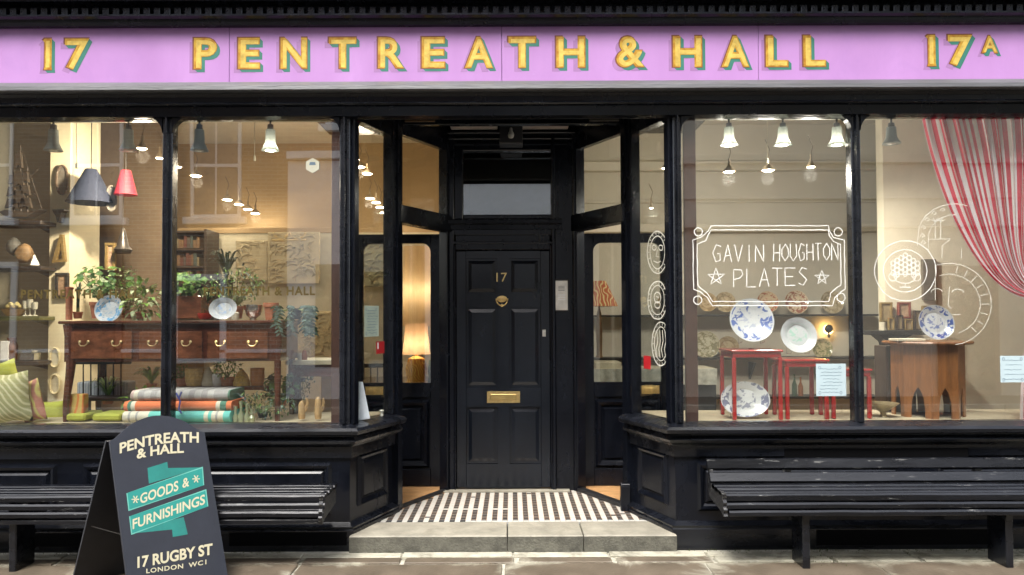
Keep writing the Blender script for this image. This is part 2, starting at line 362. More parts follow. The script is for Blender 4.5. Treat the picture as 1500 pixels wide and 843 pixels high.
# ================================================================== PLAN OF THE SHOPFRONT
FA = Fr((0, 0, 0), (1, 0, 0), (0, -1, 0))                  # facade plane
ZC = 3.15                                                  # lobby ceiling
A_, P_, B_ = (1.09, 0.0), (0.875, 0.56), (0.535, 1.2)      # plan corners of the splayed lobby (mirrored left)
DY = 1.2
def splay(s, p, q):
    """frame running from p to q on side s (-1 left, 1 right), normal into the lobby"""
    o = Vector((s * p[0], p[1], 0)); e = Vector((s * q[0], q[1], 0)); u = (e - o); L = u.length; u.normalize()
    n = Vector((u.y, -u.x, 0)) if s < 0 else Vector((-u.y, u.x, 0))
    if n.x * s > 0: n = -n
    return Fr(o, u, n), L
Z_SILL = 0.82; Z_GT = 2.885

BLD = thing('shop_building', (0, 0.2, 0), 'black painted Georgian shop building with lilac fascia and splayed entrance lobby', 'shop')
# carcass: party walls, corridor walls, ceiling, upper wall
UPW = M('upper_brick', (0.20, 0.14, 0.10), 0.85, var=0.3, scale=14, bump=0.4)
b = BM(); box(b, (-5, .10, 3.62), (5, .5, 7.2)); part('upper_wall', b, UPW, BLD)
b = BM(); box(b, (-5.0, .5, 3.55), (5.0, 3.75, 3.65)); part('room_ceiling', b, STONEW, BLD)
b = BM(); box(b, (-5.3, -.02, -.02), (-5.0, 3.8, 7.2)); part('party_wall', b, UPW, BLD)
b = BM(); box(b, (5.0, -.02, -.02), (5.3, 3.8, 7.2)); part('party_wall', b, UPW, BLD)
b = BM(); box(b, (-5.0, 3.5, 0), (-.52, 3.8, 3.55)); part('back_wall', b, TAN, BLD, label='tan back wall of the left showroom')
b = BM(); box(b, (.62, 2.75, 0), (5.0, 2.9, 3.55)); part('back_wall', b, STONEW, BLD, label='stone coloured back wall of the right showroom')
b = BM(); box(b, (-.56, 1.32, 0), (-.48, 3.8, 3.55)); part('corridor_wall', b, TAN, BLD)
b = BM(); box(b, (.54, 1.32, 0), (.62, 3.8, 3.55)); part('corridor_wall', b, STONEW, BLD)
b = BM(); box(b, (-.48, 3.5, 0), (.54, 3.8, 3.55)); part('corridor_end_wall', b, GREYW, BLD)
b = BM(); box(b, (-5.0, 1.62, .0), (5.0, 3.5, .1)); box(b, (-1.7, .3, 0), (1.7, 1.62, .1)); part('shop_floor', b, FLOORW, BLD)
# oak boards seen by the open doors
for s in (-1, 1):
    for k in range(9):
        b = BM(); y = .56 + k * .118
        box(b, (s * .50, y + .0015, .1), (s * 1.62, y + .1165, .112), .0015)
        # keep boards outside the lobby line
        o = part('floor_board', b, FLOORW, BLD)
        me = o.data
        for v in me.vertices:
            yy = v.co.y + .2
            t = (yy - P_[1]) / (B_[1] - P_[1]); lim = P_[0] + (B_[0] - P_[0]) * min(max(t, 0), 1) + .02
            if abs(v.co.x) < lim + .02 and abs(v.co.x) < 1.3: v.co.x = s * lim
# lobby ceiling and soffit
b = BM(); box(b, (-1.6, .07, ZC), (1.6, 1.5, ZC + .08)); part('lobby_ceiling', b, BLACK, BLD)
b = BM(); box(b, (-.86, .60, 3.0), (.86, .66, ZC), .004); part('lobby_header', b, BLACK, BLD)
for x0, x1 in ((-.50, -.115), (.085, .47)):
    b = BM(); box(b, (x0, .985, 3.1), (x1, 1.15, 3.135), .003); part('soffit_strip', b, M('ivory_soffit', (.5, .46, .44), .6), BLD)
# louvre vents on the header
for x0, x1, col in ((-.81, -.575, M('brown_louvre', (.13, .07, .03), .35)), (.59, .82, M('grey_louvre', (.10, .09, .075), .4))):
    b = BM(); box(b, (x0, .592, 3.015), (x1, .598, 3.11), .001); v = part('vent', b, MATT, BLD)
    for k in range(6):
        b = BM(); box(b, (x0 + .004, .575, 3.018 + k * .0155), (x1 - .004, .592, 3.027 + k * .0155), .002); part('louvre_slat', b, col, v)

# ---- cornice with dentils
CZ = lambda py, Y=-.1: at(750, py, Y).z
CN = part('cornice', (lambda b: (sweep(b, FA, -5, 5, [(CZ(36, -.1), .05), (CZ(36, -.1), .10), (CZ(33, -.1), .12), (CZ(29, -.1), .12), (CZ(26, -.1), .15), (CZ(23.5, -.1), .15), (CZ(23, -.1), .08),
      (CZ(6, -.1), .08), (CZ(6, -.1), .17), (CZ(6, -.1) + .04, .18), (CZ(6, -.1) + .05, .21), (CZ(6, -.1) + .12, .24), (CZ(6, -.1) + .14, .02), (CZ(36, -.1), .02)]), b)[1])(BM()), BLACK, BLD)
zd1, zd0 = CZ(9, -.13), CZ(21.5, -.13)
b = BM(); box(b, (-.0215, -.0, zd0), (.0215, -.05, zd1), .004)
for v in b.verts: v.co.y -= .081
d0 = part('dentil', b, BLACK, CN); d0.location.x = -4.6
for k in range(1, 136):
    c = d0.copy(); COL.objects.link(c); c.parent = CN; c.location.x = -4.6 + k * .0682
# ---- fascia lips and boards below it
zf0, zf1 = CZ(122.5, -.06), CZ(37, -.06)
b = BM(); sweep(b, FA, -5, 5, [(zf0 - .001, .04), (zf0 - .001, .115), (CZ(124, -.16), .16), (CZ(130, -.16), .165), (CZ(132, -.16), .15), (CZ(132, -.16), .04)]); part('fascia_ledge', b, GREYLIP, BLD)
z1, z2, z3 = CZ(132, -.16), CZ(153, -.1), CZ(165, -.05)
b = BM(); sweep(b, FA, -5, 5, [(z1 - .001, 0), (z1 - .001, .10), (z1 - .02, .085), (z2 + .025, .085), (z2 + .02, .105), (z2 + .008, .112), (z2, .10), (z2, .06), (z3 - .02, .05), (z3 - .03, .0)]); part('lintel_board', b, BLACK, BLD)
b = BM(); box(b, (-5, .002, z3), (5, .12, 3.62)); part('lintel_back', b, MATT, BLD)

# ================================================================== FASCIA SIGN
LILAC = M('lilac_sign_paint', (0.40, 0.210, 0.455), 0.36, var=0.07, scale=2.2, bump=0.12, bscale=22, rvar=.10, stretch=(1, 1, .35))

stain(LILAC, 2.5, .52, (.31, .165, .40), .45, .25); stain(LILAC, 20, .64, (.45, .30, .52), .35, .1)
SIGN = thing('fascia_sign', (0, -.06, zf0), 'long lilac fascia board with shaded gold shop name and street numbers', 'sign')
cuts = [-5.0] + [at(p, 80, -.06).x for p in (-420, 336, 735, 1111, 1900)] + [5.0]
for x0, x1 in zip(cuts, cuts[1:]):
    b = BM(); fbox(b, FA, x0 + .0012, x1 - .0012, zf0, zf1, 0.03, .06, .0025); part('sign_panel', b, LILAC, SIGN)
GF = new_mat('gold_leaf_letter')
def gold_leaf():
    m, t, bs = GF; N, L = t.nodes, t.links
    tc = N.new('ShaderNodeTexCoord'); no = N.new('ShaderNodeTexNoise'); no.inputs['Scale'].default_value = 22; no.inputs['Detail'].default_value = 5
    L.new(tc.outputs['Object'], no.inputs[0]); cr = N.new('ShaderNodeValToRGB'); e = cr.color_ramp.elements
    e[0].position = .36; e[0].color = (.36, .15, .01, 1); e[1].position = .62; e[1].color = (.56, .34, .04, 1)
    L.new(no.outputs['Fac'], cr.inputs[0]); L.new(cr.outputs[0], bs.inputs['Base Color']); bs.inputs['Roughness'].default_value = .38; bs.inputs['Metallic'].default_value = .25
    return m
GOLDLEAF = gold_leaf()
GOLDHI = M('gold_leaf_highlight', (.62, .44, .10), .35, .2, var=.35, scale=14)
LGREEN = M('letter_shade_green', (.025, .15, .11), .5); LRED = M('letter_outline_red', (.16, .045, .015), .5); LMAUVE = M('letter_shadow_mauve', (.30, .15, .33), .5)
ONE = ([(.22, 0), (.84, 0), (.80, .1), (.80, 1), (.28, 1), (.12, .93), (.28, .88), (.28, .1)], [[0, 1, 2, 7], [7, 2, 3, 4, 6], [4, 5, 6]])
GC = {}
def GG(ch, off):
    if (ch, off) not in GC: GC[(ch, off)] = ([(x, y) for x, y in ONE[0]], ONE[1]) if ch == '1' else glyphs(ch, off)
    return GC[(ch, off)]
def sign_letter(ch, px0, px1, py0, py1):
    P0, P1 = at(px0, py1, -.06), at(px1, py0, -.06); w_, h_ = P1.x - P0.x, P1.z - P0.z; k = ppm(-.06)
    b = BM()
    def lay(dx, dz, y, mi, grow=0.0, off=.036):
        put_text(b, ch, lambda u, v: Vector((P0.x + dx - grow + u * (w_ + 2 * grow), y, P0.z + dz - grow + v * (h_ + 2 * grow))), mi=mi, G=GG(ch, off))
    lay(-6.5 * k, -6 * k, -.0606, 4); lay(-3.3 * k, -3 * k, -.0608, 4)
    for q in range(1, 7): lay(.8 * q * k, -.8 * q * k, -.0610 + q * .00002, 2)
    lay(-.8 * k, .3 * k, -.0614, 3, 1.5 * k); lay(.0, .0, -.0617, 0)
    if ch not in '1': lay(.8 * k, -.8 * k, -.0620, 1, -2.6 * k, 0.005)
    else: put_text(b, ch, lambda u, v: Vector((P0.x + (u * .45 + .38) * w_, -.0620, P0.z + (v * .86 + .07) * h_)), mi=1, G=([(0, 0), (.6, 0), (.6, 1), (0, 1)], [[0, 1, 2, 3]]))
    part('letter', b, [GOLDLEAF, GOLDHI, LGREEN, LRED, LMAUVE], SIGN)
for ch, x0, x1 in (('1', 60, 80), ('7', 95, 131), ('P', 284, 318), ('E', 349, 381), ('N', 411, 450), ('T', 482, 522), ('R', 554, 592), ('E', 618, 652), ('A', 681, 722), ('T', 745, 785),
                   ('H', 815, 857), ('&', 903, 944), ('H', 986, 1028), ('A', 1057, 1097), ('L', 1122, 1154), ('L', 1177, 1209), ('1', 1354, 1374), ('7', 1389, 1424)):
    o = -6 * (x0 - 60) / 1440
    sign_letter(ch, x0, x1, 57 + o, 102.5 + o)
sign_letter('A', 1438, 1461, 53, 78)

# ================================================================== SHOP WINDOWS
def oval_pts(ca, cz, ra, rz, n=36, t0=0, t1=2 * PI): return [(ca + ra * math.cos(t0 + (t1 - t0) * k / n), cz + rz * math.sin(t0 + (t1 - t0) * k / n)) for k in range(n)]
SILLPROF = [(.60, .0), (.60, .02), (.672, .025), (.690, .045), (.70, .068), (.718, .078), (.745, .050), (.750, .050), (.757, .085), (.765, .103), (.789, .110), (.806, .090), (.826, .0), (.826, -.07), (.60, -.07)]
BASEPROF = [(-.01, -.07), (-.01, .05), (.125, .05), (.135, .045), (.150, .052), (.158, .03), (.165, .012), (.17, 0), (.17, -.07)]
mit = lambda a, k: (lambda d: a + k * d)
PX_WL = [(-420, 236), (251, 497)]      # pane openings measured at mid height
PX_WR = [(1000, 1250), (1264, 1760)]
def xz(px): return at(px, 420, -.02).x
def shop_window(s, label, opens, name='display_window'):
    T = thing(name, (s * 2.6, 0, 0), label, 'shop window')
    xc = s * A_[0]
    # stallriser and sill (facade + splay), mitred at the corner
    FS, L = splay(s, A_, P_)
    ang = math.atan2(FS.u.x * s, FS.u.y)     # lean of the splay from straight back
    k = math.tan((PI / 2 - abs(math.asin(abs(FS.n.y)))) / 2)
    lo, hi = (-5, mit(xc, k * 1.0)) if s < 0 else (mit(xc, -k * 1.0), 5)
    for nm, prof in (('sill', SILLPROF), ('plinth', BASEPROF)):
        b = BM(); sweep(b, FA, lo, hi, prof)
        if nm == 'plinth': prof2 = [(max(z, .095) if z < .1 else z, d) for z, d in prof]
        else: prof2 = prof
        sweep(b, FS, mit(0, -k), L - .02, prof2); part(nm, b, BLACKW, T)
    b = BM(); fbox(b, FA, min(xc, s * 5), max(xc, s * 5), .165, .62, -.06, 0); fbox(b, FS, 0, L - .02, .165, .62, -.06, 0); SR = part('stallriser', b, BLACK, T)
    # mouldings on the stallriser
    if s < 0: rects = [(-4.6, -3.05, .22, .56), (-2.88, at(486, 700, 0).x, .22, .565)]
    else: rects = [(at(1021, 700, 0).x, 2.62, .235, .56), (2.82, 4.6, .22, .56)]
    for (a0, a1, z0_, z1_) in rects:
        b = BM(); panel_mould(b, FA, a0, a1, z0_, z1_, .001, .05, .022); part('panel_moulding', b, BLACK, SR)
    b = BM(); panel_mould(b, FS, .09, L - .13, .25, .60, .001, .045, .02); part('panel_moulding', b, BLACK, SR)
    RECESS_SHADE = M('recess_shade_black', (.0015, .0015, .002), .9, spec=.1)  # flat black plates paint in the shade of recesses; no hole is cut
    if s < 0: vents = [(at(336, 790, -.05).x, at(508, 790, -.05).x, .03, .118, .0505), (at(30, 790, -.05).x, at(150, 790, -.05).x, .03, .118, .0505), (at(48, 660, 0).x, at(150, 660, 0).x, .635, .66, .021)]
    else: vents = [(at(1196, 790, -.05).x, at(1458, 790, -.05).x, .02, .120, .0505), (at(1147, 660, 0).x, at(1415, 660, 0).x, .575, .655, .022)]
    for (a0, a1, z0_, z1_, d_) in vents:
        b = BM(); fbox(b, FA, a0, a1, z0_, z1_, d_ - .01, d_ + .0015); part('opening_shade_panel', b, RECESS_SHADE, SR)
    # frame: head rail, mullions, jambs with rounded upper corners
    b = BM(); hz = Z_GT
    fbox(b, FA, min(xc, s * 5), max(xc, s * 5), hz, z3 + .01, -.06, .035, .006)
    def hole_edges(o): return [xz(p) for p in o]
    edges = [hole_edges(o) for o in opens]
    for (x0, x1) in edges:
        for a, sa in ((x0, 1), (x1, -1)): corner(b, FA, a, hz + .004, sa, -1, .10, -.03, .028)
    part('head_rail', b, BLACK, T)
    allx = sorted([e for o in edges for e in o])
    mids = list(zip(allx[1:-1:2], allx[2:-1:2]))
    ends = [(-5, allx[0]), (allx[-1], -1.09)] if s < 0 else [(1.09, allx[0]), (allx[-1], 5)]
    for x0, x1 in mids + ends:
        b = BM(); fbox(b, FA, x0, x1, .82, hz, -.06, .02, .006)
        if x1 - x0 < .2:
            xm = (x0 + x1) / 2; q = (x1 - x0) * .22
            prism(b, Fr((0, 0, 0), (1, 0, 0), (0, -1, 0)), [(xm - q, .826), (xm + q, .826), (xm + q, hz + .06), (xm - q, hz + .06)], .0195, .045, 0, [(xm - q * .4, .83), (xm + q * .4, .83), (xm + q * .4, hz + .05), (xm - q * .4, hz + .05)])
        part('mullion', b, BLACKW, T)
    panes = []
    for (x0, x1) in edges:
        b = BM(); fbox(b, FA, x0 - .01, x1 + .01, .815, hz + .01, -.030, -.024); panes.append(part('pane', b, GLASS, T))
    # splayed side light
    b = BM(); fbox(b, FS, .0, .065, .82, ZC - .03, -.05, .03, .008); fbox(b, FS, L - .09, L - .02, .82, ZC - .03, -.05, .03, .008)
    fbox(b, FS, .0651, L - .0901, hz, ZC - .03, -.05, .025, .004)
    for a, sa in ((.065, 1), (L - .09, -1)): corner(b, FS, a, hz + .003, sa, -1, .06, -.03, .02)
    part('side_frame', b, BLACK, T)
    b = BM(); fbox(b, FS, .06, L - .085, .815, hz + .01, -.014, -.008); panes.append(part('pane', b, GLASS, T))
    # corner post and upper board
    b = BM(); o = Vector((s * P_[0], P_[1], 0))
    lathe(b, [(.040, .1), (.040, ZC)], (o.x, o.y, 0), 4, M4=Matrix.Translation(o) @ Matrix.Rotation(PI / 4 + s * .25, 4, 'Z') @ Matrix.Diagonal((1.45, 1.45, 1, 1)))
    part('post', b, BLACK, T)
    # display platform behind the glass
    b = BM(); pts = [(s * 5, .065), (s * 1.13, .065), (s * .955, .54), (s * 1.0, .84), (s * 5, .84)]
    lo_ = [b.verts.new((x, y, .755)) for x, y in pts]; hi_ = [b.verts.new((x, y, .80)) for x, y in pts]
    b.faces.new(lo_); b.faces.new(hi_)
    for i in range(5): b.faces.new((lo_[i], lo_[(i + 1) % 5], hi_[(i + 1) % 5], hi_[i]))
    box(b, (s * 5, .80, .1), (s * 1.06, .835, .755)); part('display_platform', b, M('pale_platform_board', (.46, .39, .27), .5, var=.12), T)
    return T, panes, FS, L
WL, PL, FSL, LL = shop_window(-1, 'large left shop window full of plants, cushions and a mahogany sideboard', PX_WL)
WR, PR, FSR, LR = shop_window(1, 'large right shop window with plates, white drawings and striped curtain', PX_WR)
# dark inner posts behind the glass; their brown paints in the reflected brick
BRICK_REFL = M('post_brick_reflection', (.07, .03, .02), .4, var=.2)
for T, x0, x1 in ((WL, 485.5, 499), (WR, 1003, 1021)):
    b = BM(); a0, a1 = at(x0, 420, .05).x, at(x1, 420, .05).x; box(b, (a0, .045, .8), (a1, .075, 3.1), .003); part('inner_post', b, BRICK_REFL, T)

# ================================================================== LOBBY DOORS AND TRANSOMS
for s in (-1, 1):
    side = 'left' if s < 0 else 'right'
    FT, L = splay(s, P_, B_)
    T = thing('transom_window', (s * .7, .88, 2.25), f'slanting transom light with clear glass above the open {side} shop door', 'window')
    b = BM(); fbox(b, FT, .0, L, 2.25, 2.385, -.05, .05, .008); fbox(b, FT, .045, L - .06, 2.93, ZC, -.03, .02, .004)
    fbox(b, FT, .01, .045, 2.385, ZC, -.03, .025); fbox(b, FT, L - .06, L, 2.385, ZC, -.05, .03)
    part('frame', b, BLACK, T)
    b = BM(); fbox(b, FT, .04, L - .055, 2.38, 2.935, -.012, -.006); part('pane', b, GLASS, T)
    b = BM(); fbox(b, FT, L - .055, L, .1, 2.25, -.05, .03, .006); part('door_jamb', b, BLACK, T)
    b = BM(); fbox(b, FT, -.02, L, .1, .122 if s < 0 else .128, -.025 if s < 0 else -.035, .012 if s < 0 else .03, .004); part('threshold', b, M('black_threshold', (.014, .014, .015), .4), T)
    # open door leaf, swung back parallel to the facade
    dx0, dx1, dy = .585, 1.365, 1.30
    T2 = thing('shop_door', (s * dx0, dy, .12), f'black half-glazed shop door standing open inside the {side} showroom', 'door', 'open shop doors')
    FD = Fr((0, dy, 0), (1, 0, 0), (0, -1, 0)); X = lambda a: s * a
    b = BM()
    def lf(a0, a1, z0_, z1_, d0=-.022, d1=.022, bev=.004): fbox(b, FD, X(a0), X(a1), z0_, z1_, d0, d1, bev)
    lf(dx0, dx0 + .105, .118, 2.243); lf(dx1 - .105, dx1, .118, 2.243)
    lf(dx0 + .105, dx1 - .105, 2.165, 2.243); lf(dx0 + .105, dx1 - .105, .86, .985); lf(dx0 + .105, dx1 - .105, .118, .26)
    lf(dx0 + .105, dx1 - .105, .26, .86, -.012, .006, 0)
    for a, sa in ((dx0 + .105, 1), (dx1 - .105, -1)): corner(b, FD, X(a), 2.166, s * sa, -1, .075, -.02, .02)
    part('leaf', b, BLACK, T2)
    b = BM(); panel_mould(b, FD, min(X(dx0 + .115), X(dx1 - .115)), max(X(dx0 + .115), X(dx1 - .115)), .27, .84, .007, .06, .028); part('door_panel', b, BLACK, T2)
    b = BM(); fbox(b, FD, X(dx0 + .1), X(dx1 - .1), .98, 2.17, -.004, .004); part('pane', b, GLASS, T2)
    b = BM(); x_ = 1.165; fbox(b, FD, X(x_ - .075), X(x_ + .075), .885, .955, .022, .028, .002); fbox(b, FD, X(x_ - .055), X(x_ + .055), .903, .937, .028, .034, .003); part('letter_plate', b, GOLD, T2)
    for z_ in ((.52, 2.03) if s < 0 else (.98,)):
        b = BM(); fbox(b, FD, X(dx0 - .035), X(dx0 + .012), z_ - .06, z_ + .055, .024, .034, .003); lathe(b, [(.008, z_ - .065), (.008, z_ + .06)], (X(dx0 - .008), dy - .04, 0), 8); part('hinge', b, STEEL, T2)
    if s > 0:
        b = BM(); fbox(b, FD, X(.565), X(.573), .14, 2.2, .02, .05); part('weather_strip', b, STEEL, T2)
b = BM(); box(b, (.797, .50, .1), (.868, .56, .29), .006, 0); box(b, (.801, .503, .288), (.864, .556, .302), .004, 1); solo('door_stop', b, [BLACK, GREYLIP], 'short black post stub with grey top beside the right shop doorway', 'door stop')

# ================================================================== FRONT DOOR (number 17)
FD = Fr((0, DY, 0), (1, 0, 0), (0, -1, 0))
def dx(px, Y=DY): return at(px, 500, Y).x
def dz(py, Y=DY): return at(740, py, Y).z
PORT = thing('door_surround', (0, DY, .1), 'black panelled surround and fanlight framing the central house door', 'door surround')
xl, xr = -.535, .545; dl, dr = dx(668), dx(806)
b = BM(); fbox(b, FD, xl, dl - .012, .1, ZC, -.1, .03, .006); fbox(b, FD, dl - .012, dl, .1, dz(360), -.1, .045, .004)
fbox(b, FD, dr + .012, dr + .045, .1, ZC, -.1, .05, .008); fbox(b, FD, dr, dr + .012, .1, dz(360), -.1, .03, .003)
fbox(b, FD, dr + .045, dr + .19, .1, ZC, -.1, .022, .003); fbox(b, FD, dr + .19, xr, .1, ZC, -.1, .05, .008)
part('jamb', b, BLACK, PORT)
b = BM(); fbox(b, FD, dl, dr, dz(366), dz(345), -.1, .018, .003); fbox(b, FD, dl - .03, dr + .03, dz(358), dz(354), .018, .032, .004); fbox(b, FD, dl - .0119, dr + .0119, dz(345), dz(336), -.1, .03, .004)
sweep(b, FD, xl, dr + .1, [(dz(338), 0), (dz(337), .05), (dz(331), .055), (dz(329), .085), (dz(324), .09), (dz(322), .05), (dz(322), -.06)]); part('door_head', b, BLACK, PORT)
b = BM(); gl0, gl1, gz0, gz1 = dx(679), dx(820), dz(315), dz(222)
fbox(b, FD, dl - .012, gl0, dz(322), ZC, -.1, .024, .008); fbox(b, FD, gl1, dr + .012 + .05, dz(322), ZC, -.1, .024, .008)
fbox(b, FD, gl0, gl1, dz(322), gz0, -.1, .02, .008); fbox(b, FD, gl0, gl1, gz1, ZC, -.1, .02, .008)
part('fanlight_frame', b, BLACK, PORT)
b = BM(); fbox(b, FD, gl0 - .005, gl1 + .005, gz0 - .005, gz1 + .005, -.03, -.024); part('fanlight_pane', b, DGLASS, PORT)
b = BM()
for z_, d_ in ((dz(196), .06), (dz(204), .045), (dz(212), .03)): fbox(b, FD, xl, xr, z_ - .012, z_ + .012, .0245, d_, .006)
part('lobby_moulding', b, BLACK, PORT)
b = BM(); box(b, (-.47, 1.32, .1), (.53, 1.36, 2.4)); part('hall_screen', b, MATT, PORT)
b = BM(); fbox(b, FD, dl - .1, dr + .15, .1, .115, .02, .09, .003); part('threshold', b, STEPM, PORT)

DOORB = M('door_black_paint', (.0065, .0085, .013), .22, var=.35, scale=4, bump=.06, bscale=12, coat=.1, rvar=.08, stretch=(1, 1, .4), spec=.38)
DOOR = thing('front_door', ((dl + dr) / 2, DY, .11), 'closed six panelled black front door numbered 17 with brass letter plate', 'door')
zt, zb = dz(368), .118
cols = [(dx(683), dx(729)), (dx(746), dx(792))]; rows = [(dz(431), dz(379)), (dz(568), dz(450)), (dz(680), dz(596))]
b = BM(); bv = .004
fbox(b, FD, dl + .002, cols[0][0], zb, zt, -.05, 0, bv); fbox(b, FD, cols[1][1], dr - .002, zb, zt, -.05, 0, bv)
ys = [zb] + [v for r_ in reversed(rows) for v in r_] + [zt]
for i in range(0, len(ys), 2): fbox(b, FD, cols[0][0], cols[1][1], ys[i], ys[i + 1], -.05, -.0005, 0)
for r_ in rows: fbox(b, FD, cols[0][1], cols[1][0], r_[0], r_[1], -.05, -.0008, 0)
part('door_leaf', b, DOORB, DOOR)
for (a0, a1) in cols:
    for (z0_, z1_) in rows:
        b = BM(); fbox(b, FD, a0, a1, z0_, z1_, -.05, -.02)
        lo_ = [(a0, z0_), (a1, z0_), (a1, z1_), (a0, z1_)]; sh = lambda e: [(a0 + e, z0_ + e), (a1 - e, z0_ + e), (a1 - e, z1_ - e), (a0 + e, z1_ - e)]
        prism(b, FD, sh(.018), -.0199, -.010, 0, sh(.046)); part('door_panel', b, DOORB, DOOR)
b = BM(); lx0, lx1, lz0, lz1 = dx(713), dx(761.5), dz(590.5), dz(573.5)
fbox(b, FD, lx0, lx1, lz0, lz1, .0, .006, .002); LPq = part('letter_plate', b, GOLD, DOOR)
b = BM(); fbox(b, FD, lx0 + .03, lx1 - .03, lz0 + .024, lz1 - .022, .006, .012, .004); part('letter_flap', b, M('brass_dull', (.5, .36, .14), .4, .8), LPq)
b = BM(); kx, kz = dx(735.5), dz(440)
lathe(b, [(.0, -.004), (.034, -.002), (.036, .004), (.028, .009), (.0, .012)], (0, 0, 0), 20, M4=Matrix.Translation((kx, DY - .004, kz + .01)) @ Matrix.Rotation(PI / 2, 4, 'X'), squash=(1.2, .8))
tube(b, [(kx + .048 * math.cos(t), DY - .022, kz + .012 + .058 * math.sin(t)) for t in [PI + PI * k / 12 for k in range(13)]], .006, 6)
lathe(b, [(.0, 0), (.013, .004), (.013, .01), (.0, .014)], (0, 0, 0), 10, M4=Matrix.Translation((kx, DY - .010, kz - .045)) @ Matrix.Rotation(PI / 2, 4, 'X')); part('knocker', b, GOLD, DOOR, True)
b = BM(); put_text(b, '17', lambda u, v: FD(dx(727.5) + u * (dx(743) - dx(727.5)), dz(413) + v * (dz(400) - dz(413)), .0015), .0); part('door_number', b, GOLD, DOOR)
b = BM(); fbox(b, FD, dx(794.5), dx(799.5), dz(493.5), dz(483.5), 0, .006, .001); part('keyhole_plate', b, STEEL, DOOR)

IC = thing('intercom', (dx(823), DY - .02, dz(456)), 'slim steel intercom panel on the black jamb right of the front door', 'intercom')
b = BM(); fbox(b, FD, dx(811), dx(834), dz(457), dz(409.5), .0222, .03, .003); part('backplate', b, MATT, IC)
b = BM(); fbox(b, FD, dx(813.5), dx(831.5), dz(455), dz(412), .03, .038, .002); part('face_plate', b, STEEL, IC)
for k in range(3):
    b = BM(); fbox(b, FD, dx(817), dx(828), dz(434 + k * 3.2), dz(432.3 + k * 3.2), .038, .0405, .0008); part('name_button', b, WHITE, IC)
b = BM(); [fbox(b, FD, dx(818), dx(827), dz(420.6 + k * 2), dz(420 + k * 2), .038, .0386) for k in range(4)]; part('speaker_grille', b, MATT, IC)

LB = thing('lobby_lantern', (at(748, 195, .95).x, 1.0, at(748, 209, .95).z), 'small square black box lamp with pear shaped glass under lobby ceiling', 'lamp')
p0, p1 = at(731.5, 210, .95), at(765.5, 182, .95)
b = BM(); box(b, (p0.x, .955, p0.z), (p1.x, 1.12, ZC), .004); part('case', b, M('dark_grey_case', (.02, .02, .022), .45), LB)
b = BM(); lathe(b, [(0, 0), (.018, .006), (.026, .025), (.022, .045), (.012, .065), (.010, .085), (.0, .09)], ((p0.x + p1.x) / 2, .945, p0.z + .035), 14); part('glass_drop', b, M('frosted_grey_glass', (.35, .34, .32), .3), LB, True)

# ================================================================== STEP AND TILED LOBBY FLOOR
ST = thing('entrance_step', (0, -.05, 0), 'broad worn stone entrance step below the central doorway', 'step')
for x0, x1, w0 in ((-1.075, -.04, 0), (-.034, .46, 1), (.466, 1.075, 2)):
    b = BM(); ytop = .235
    pts = [(x0, -.095), (x1, -.095), (x1 if w0 < 2 else .985, ytop), (x0 if w0 > 0 else -.985, ytop)]
    zz = .1035
    lo_ = [b.verts.new((x, y, -.03)) for x, y in pts]; md = [b.verts.new((x, y, zz - .008)) for x, y in pts]; hi_ = [b.verts.new((x + (.004 if i in (0, 3) else -.004), y + (.009 if i < 2 else 0), zz)) for i, (x, y) in enumerate(pts)]
    b.faces.new(hi_)
    for U, W in ((lo_, md), (md, hi_)):
        for i in range(4):
            f = b.faces.new((U[i], U[(i + 1) % 4], W[(i + 1) % 4], W[i]))
            if U is lo_ and i == 0: f.material_index = 1
    part('step_stone', b, [STEPM, STEPF], ST)
TB = M('tile_black', (.013, .015, .018), .55, spec=.3, var=.3, scale=40); TW = M('tile_white', (.50, .485, .44), .35, var=.18, scale=30); TG = M('tile_grout', (.21, .215, .21), .8)
b = BM()
pts = [(-1.0, .2), (1.0, .2), (P_[0], P_[1]), (B_[0], B_[1] - .01), (-B_[0], B_[1] - .01), (-P_[0], P_[1])]
lo_ = [b.verts.new((x, y, .02)) for x, y in pts]; hi_ = [b.verts.new((x, y, .0975)) for x, y in pts]; b.faces.new(hi_); b.faces.new(lo_)
for i in range(6): b.faces.new((lo_[i], lo_[(i + 1) % 6], hi_[(i + 1) % 6], hi_[i]))
LF = struct('lobby_floor', b, TG)
ts = .0372; mb = BM()
for j in range(0, 26):
    y = .238 + j * ts
    lim = (.985 + (P_[0] - .985) * (y - .235) / (P_[1] - .235)) if y < P_[1] else P_[0] + (B_[0] - P_[0]) * (y - P_[1]) / (B_[1] - P_[1])
    n = int(2 * lim / ts) // 2 + 2
    for i in range(-n, n):
        xa, xb = i * ts, (i + 1) * ts
        if xa < -lim + .005 or xb > lim - .005: continue
        dark = (i % 2 == 0)
        if j == 9 and -.55 < xa < -.05: dark = False
        if j in (0,) and xa > -.35: dark = False
        if random.random() < .006: dark = not dark
        e = .0012; z = .1015 + random.uniform(0, .0006)
        ey = .0048 if dark else e
        v = [mb.verts.new(q) for q in ((xa + e, y + ey, z), (xb - e, y + ey, z), (xb - e, y + ts - ey, z), (xa + e, y + ts - ey, z))]
        v2 = [mb.verts.new((q.co.x, q.co.y, .0976)) for q in v]
        fs = [mb.faces.new(v)] + [mb.faces.new((v2[k], v2[(k + 1) % 4], v[(k + 1) % 4], v[k])) for k in range(4)]
        setmi(fs, (0 if j % 2 == 0 else 2) if dark else 1)
o = part('mosaic_tiles', mb, [TB, TW, M('tile_mid_grey', (.095, .096, .096), .6, spec=.3, var=.3, scale=40)], LF); o['kind'] = 'stuff'

